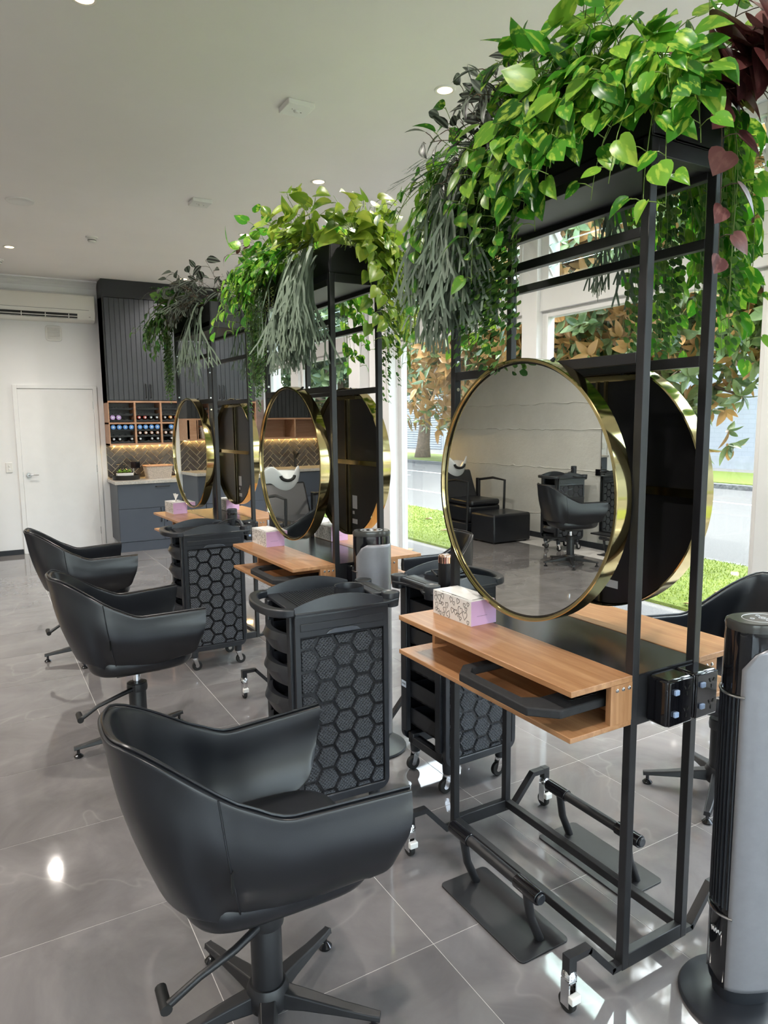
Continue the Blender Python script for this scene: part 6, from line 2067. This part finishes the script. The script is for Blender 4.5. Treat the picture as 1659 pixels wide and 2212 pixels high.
# ---- farthest station
p = Plant(2, 'wandering_plant', 'purple and silver striped wandering plant on the farthest planter', 'trad', stem='stem_brown', seed=31)
mound(p, -0.36, 0.20, 60, 0.092, 0.23, 0.036)
hang(p, -0.30, 0.12, -1, 18, 0.14, 0.30, 0.080, 0.036, grav=9)
p.finish()
p = Plant(2, 'pothos_plant', 'dark green pothos at the far end of the farthest planter', 'pothos_dark', seed=32)
mound(p, 0.08, 0.40, 36, 0.084, 0.17, 0.042)
hang(p, 0.06, 0.40, -1, 26, 0.20, 0.45, 0.080, 0.042, grav=9)
p.vine((-0.08, 0.38, BZ1), (-1.0, 0.3, 0.15), 0.36, grav=3, size=0.075, gap=0.04)
p.vine((-0.05, 0.40, BZ1), (-1.0, 0.6, 0.1), 0.30, grav=3, size=0.07, gap=0.04)
p.finish()
p = Plant(2, 'trailing_plant', 'small-leaved green strings hanging from the farthest planter', 'euca', seed=33)
hang(p, 0.20, 0.38, -1, 22, 0.48, 0.66, 0.028, 0.022, grav=24, both=True, out=0.5, up=0.3, r=0.0010, leafdown=0.2, taper=0.1, wob=0.18)
hang(p, -0.36, -0.22, 1, 9, 0.50, 0.72, 0.028, 0.022, grav=24, both=True, out=0.6, up=0.3, r=0.0010, leafdown=0.2, taper=0.1, wob=0.18)
p.finish()
fronds(2, -0.39, -0.10, (1, 1, -1), 56, 'silvery staghorn fern hanging from the farthest planter', 34, 0.9, 1.3)

# ================================================================== TREES OUTSIDE
mag_leaf = [leaf_lance(M['magnolia'], 0.20, 0.35, 0.12), leaf_lance(M['magnolia'], 0.23, 0.15, 0.25)]
def tree(name, label, base, height, crown, n, size, mat_mass, leaf=None, cap=0, trunk=0.16, seed=0, clusters=None, group='trees outside the windows', branches=14):
    """crown: list of (centre, radii) ellipsoids; leaves in whorls around twig ends on and in the ellipsoids"""
    r = random.Random(seed)
    t = empty(name, base, 0, label, 'tree', group)
    b = Vector(base)
    tr = MB()
    pts, rs = [], []
    for k in range(8):
        q = k / 7
        pts.append((0.10 * math.sin(3 * q) * (trunk / 0.16), 0.08 * math.sin(5 * q + 1), height * 0.62 * q))
        rs.append(trunk * (1.35 - 0.9 * q) if k else trunk * 1.6)
    tr.tube(pts, rs, 14)
    tr.build('trunk', M['bark'], t, smooth='all')
    twigs = []
    vols = [c[1][0] * c[1][1] * c[1][2] for c in crown]
    while len(twigs) < n:
        c, rad = r.choices(crown, vols)[0]
        v = Vector((r.gauss(0, 1), r.gauss(0, 1), r.gauss(0, 1))).normalized() * (r.random() ** 0.42)
        twigs.append((Vector(c) + Vector((v.x * rad[0], v.y * rad[1], v.z * rad[2])), v))
    br = MB()
    top = Vector(pts[-1])
    for k in range(branches):
        e = twigs[r.randrange(n)][0]
        s = Vector(pts[r.randrange(4, 8)])
        m_ = (s + e) / 2 + Vector((r.uniform(-0.15, 0.15), r.uniform(-0.15, 0.15), 0.2))
        br.tube([s, m_, e], [trunk * 0.42, trunk * 0.24, trunk * 0.08], 8)
    br.build('branch', M['bark'], t, smooth='all')
    L = []
    eye = Vector((0, 0, EYE))
    for c, v in twigs:
        ax = (v + Vector((r.uniform(-0.4, 0.4), r.uniform(-0.4, 0.4), r.uniform(0.0, 0.8)))).normalized()
        m_ = r.randint(5, 8)
        u = ax.cross(Vector((0.2, 0.4, 0.9))).normalized(); w = ax.cross(u)
        for q in range(m_):
            a = 2 * math.pi * q / m_ + r.uniform(-0.3, 0.3)
            d = (u * math.cos(a) + w * math.sin(a)) + ax * r.uniform(0.1, 0.9)
            face = (v + Vector((r.uniform(-0.5, 0.5), r.uniform(-0.5, 0.5), r.uniform(-0.2, 0.7)))) * (1 if r.random() < 0.82 else -1)
            L.append(orient(c + ax * r.uniform(-0.03, 0.03), d, face, size * r.uniform(0.7, 1.2)))
    L.sort(key=lambda m: ((b + m.translation) - eye).length)
    if leaf and cap:
        for m in L[:cap]:
            obj_from(r.choice(leaf), 'leaf', t, m)
        L = L[cap:]
    src = mag_leaf[0] if leaf else None
    me = src or mag_leaf[0]
    sv = [v.co.copy() for v in me.vertices]
    sf = [tuple(p.vertices) for p in me.polygons]
    mb = MB()
    for m in L:
        mb.add([m @ v for v in sv], sf)
    o = mb.build('foliage', mat_mass, t, smooth='all')
    o['kind'] = 'stuff'
    return t
tree('magnolia_tree', 'magnolia tree with brown-backed leaves just outside the nearest windows', (6.35, 5.75, ZG), 4.6,
     [((0.0, 0.0, 3.7), (1.35, 2.2, 1.5)), ((-0.2, -1.5, 3.2), (0.9, 1.0, 1.0)), ((0.0, 1.7, 2.9), (1.0, 1.3, 1.3)), ((-0.1, -2.05, 2.55), (0.55, 0.45, 0.6)), ((-0.1, -1.35, 2.1), (0.6, 0.5, 0.8)), ((-0.2, -1.5, 2.8), (0.85, 0.75, 0.7)), ((-0.1, 2.9, 2.7), (1.0, 1.3, 1.25)), ((0.0, 0.2, 2.6), (1.0, 1.5, 0.8))],
     2900, 0.19, M['magnolia_mass'], mag_leaf, 300, 0.13, 41)
tree('magnolia_tree', 'broad magnolia street tree with thick trunk on the far verge', (17.4, 26.6, ZG), 7.5,
     [((0, 0, 5.6), (4.2, 4.6, 3.2)), ((-1, -4, 5.0), (3.0, 3.0, 2.4))], 1500, 0.42, M['magnolia_mass'], None, 0, 0.24, 42)
tree('street_tree', 'dark green tree seen through the far window', (8.6, 17.5, ZG), 6.0,
     [((0, 0, 4.0), (2.0, 3.2, 2.6)), ((0.5, 2.6, 3.2), (1.8, 2.2, 1.9))], 1500, 0.26, M['dark_tree'], None, 0, 0.16, 43)
tree('street_tree', 'dark green tree at the end of the far window beside the kitchen', (5.9, 23.0, ZG), 6.5,
     [((0, 0, 3.8), (2.0, 2.6, 2.9))], 1300, 0.26, M['dark_tree'], None, 0, 0.16, 44)
tree('street_tree', 'small leafy shrub in front of the red-roofed house', (11.5, 37, ZG), 3.5,
     [((0, 0, 2.2), (2.0, 2.0, 1.5))], 320, 0.26, M['dark_tree'], None, 0, 0.12, 45)
# bollard sign outside the far window
bl = empty('sign_post', (7.9, 16.2, ZG), 0, 'white sign post outside the far window', 'sign post')
MB().box(-0.05, 0.05, -0.14, 0.14, 0.0, 2.9).build('panel', M['trimwhite'], bl, bevel=0.01)
MB().box(-0.053, -0.05, -0.05, 0.05, 1.95, 2.1).build('orange_mark', CAPS['orange'], bl)
# fallen leaves on the grass
fl = random.Random(5)
M['fallen'] = leaf_mat('dry_leaf', (0.22, 0.13, 0.06), (0.45, 0.28, 0.14), (0.6, 0.42, 0.25), 0.4, 0.1, 0.7)
fall_me = leaf_lance(M['fallen'], 0.24, 0.5, 0.2)
for k in range(26):
    x, y = fl.uniform(4.9, 7.2), fl.uniform(2.0, 10.5)
    z = ZG + (0.035 if x > 5.32 else 0.004)
    o = obj_from(fall_me, 'fallen_leaf', None, Matrix.Translation((x, y, z + 0.012)) @ Matrix.Rotation(fl.uniform(0, 6.28), 4, 'Z') @ Matrix.Rotation(fl.uniform(-0.2, 0.2), 4, 'X') @ Matrix.Diagonal((0.17, 0.17, 0.17, 1)))
    tag(o, 'dry brown leaf fallen on the grass strip outside the windows' if x > 5.32 else 'dry brown leaf fallen on the asphalt footpath outside the windows', 'leaf', 'fallen leaves on the grass' if x > 5.32 else 'fallen leaves on the footpath')
# short grass blades on the near strip
gr = random.Random(9)
mb = MB()
for k in range(26000):
    x, y = gr.uniform(5.33, 7.42), gr.uniform(1.5, 13.0)
    a, h = gr.uniform(0, 6.28), gr.uniform(0.012, 0.032)
    dx, dy = math.cos(a) * 0.006, math.sin(a) * 0.006
    lx, ly = gr.uniform(-0.02, 0.02), gr.uniform(-0.02, 0.02)
    z0 = ZG + 0.03
    mb.v += [(x - dx, y - dy, z0), (x + dx, y + dy, z0), (x + lx, y + ly, z0 + h)]
    n = len(mb.v)
    mb.f.append((n - 3, n - 2, n - 1))
me = bpy.data.meshes.new('grass')
me.from_pydata(mb.v, [], mb.f)
me.materials.append(leaf_mat('grass_blade', (0.09, 0.15, 0.015), (0.19, 0.26, 0.03), (0.32, 0.36, 0.06), 0.3, 0.3, 0.6, island=True))
tag(obj_from(me, 'grass'), 'short sunlit grass on the strip outside the windows', 'grass', kind='stuff')
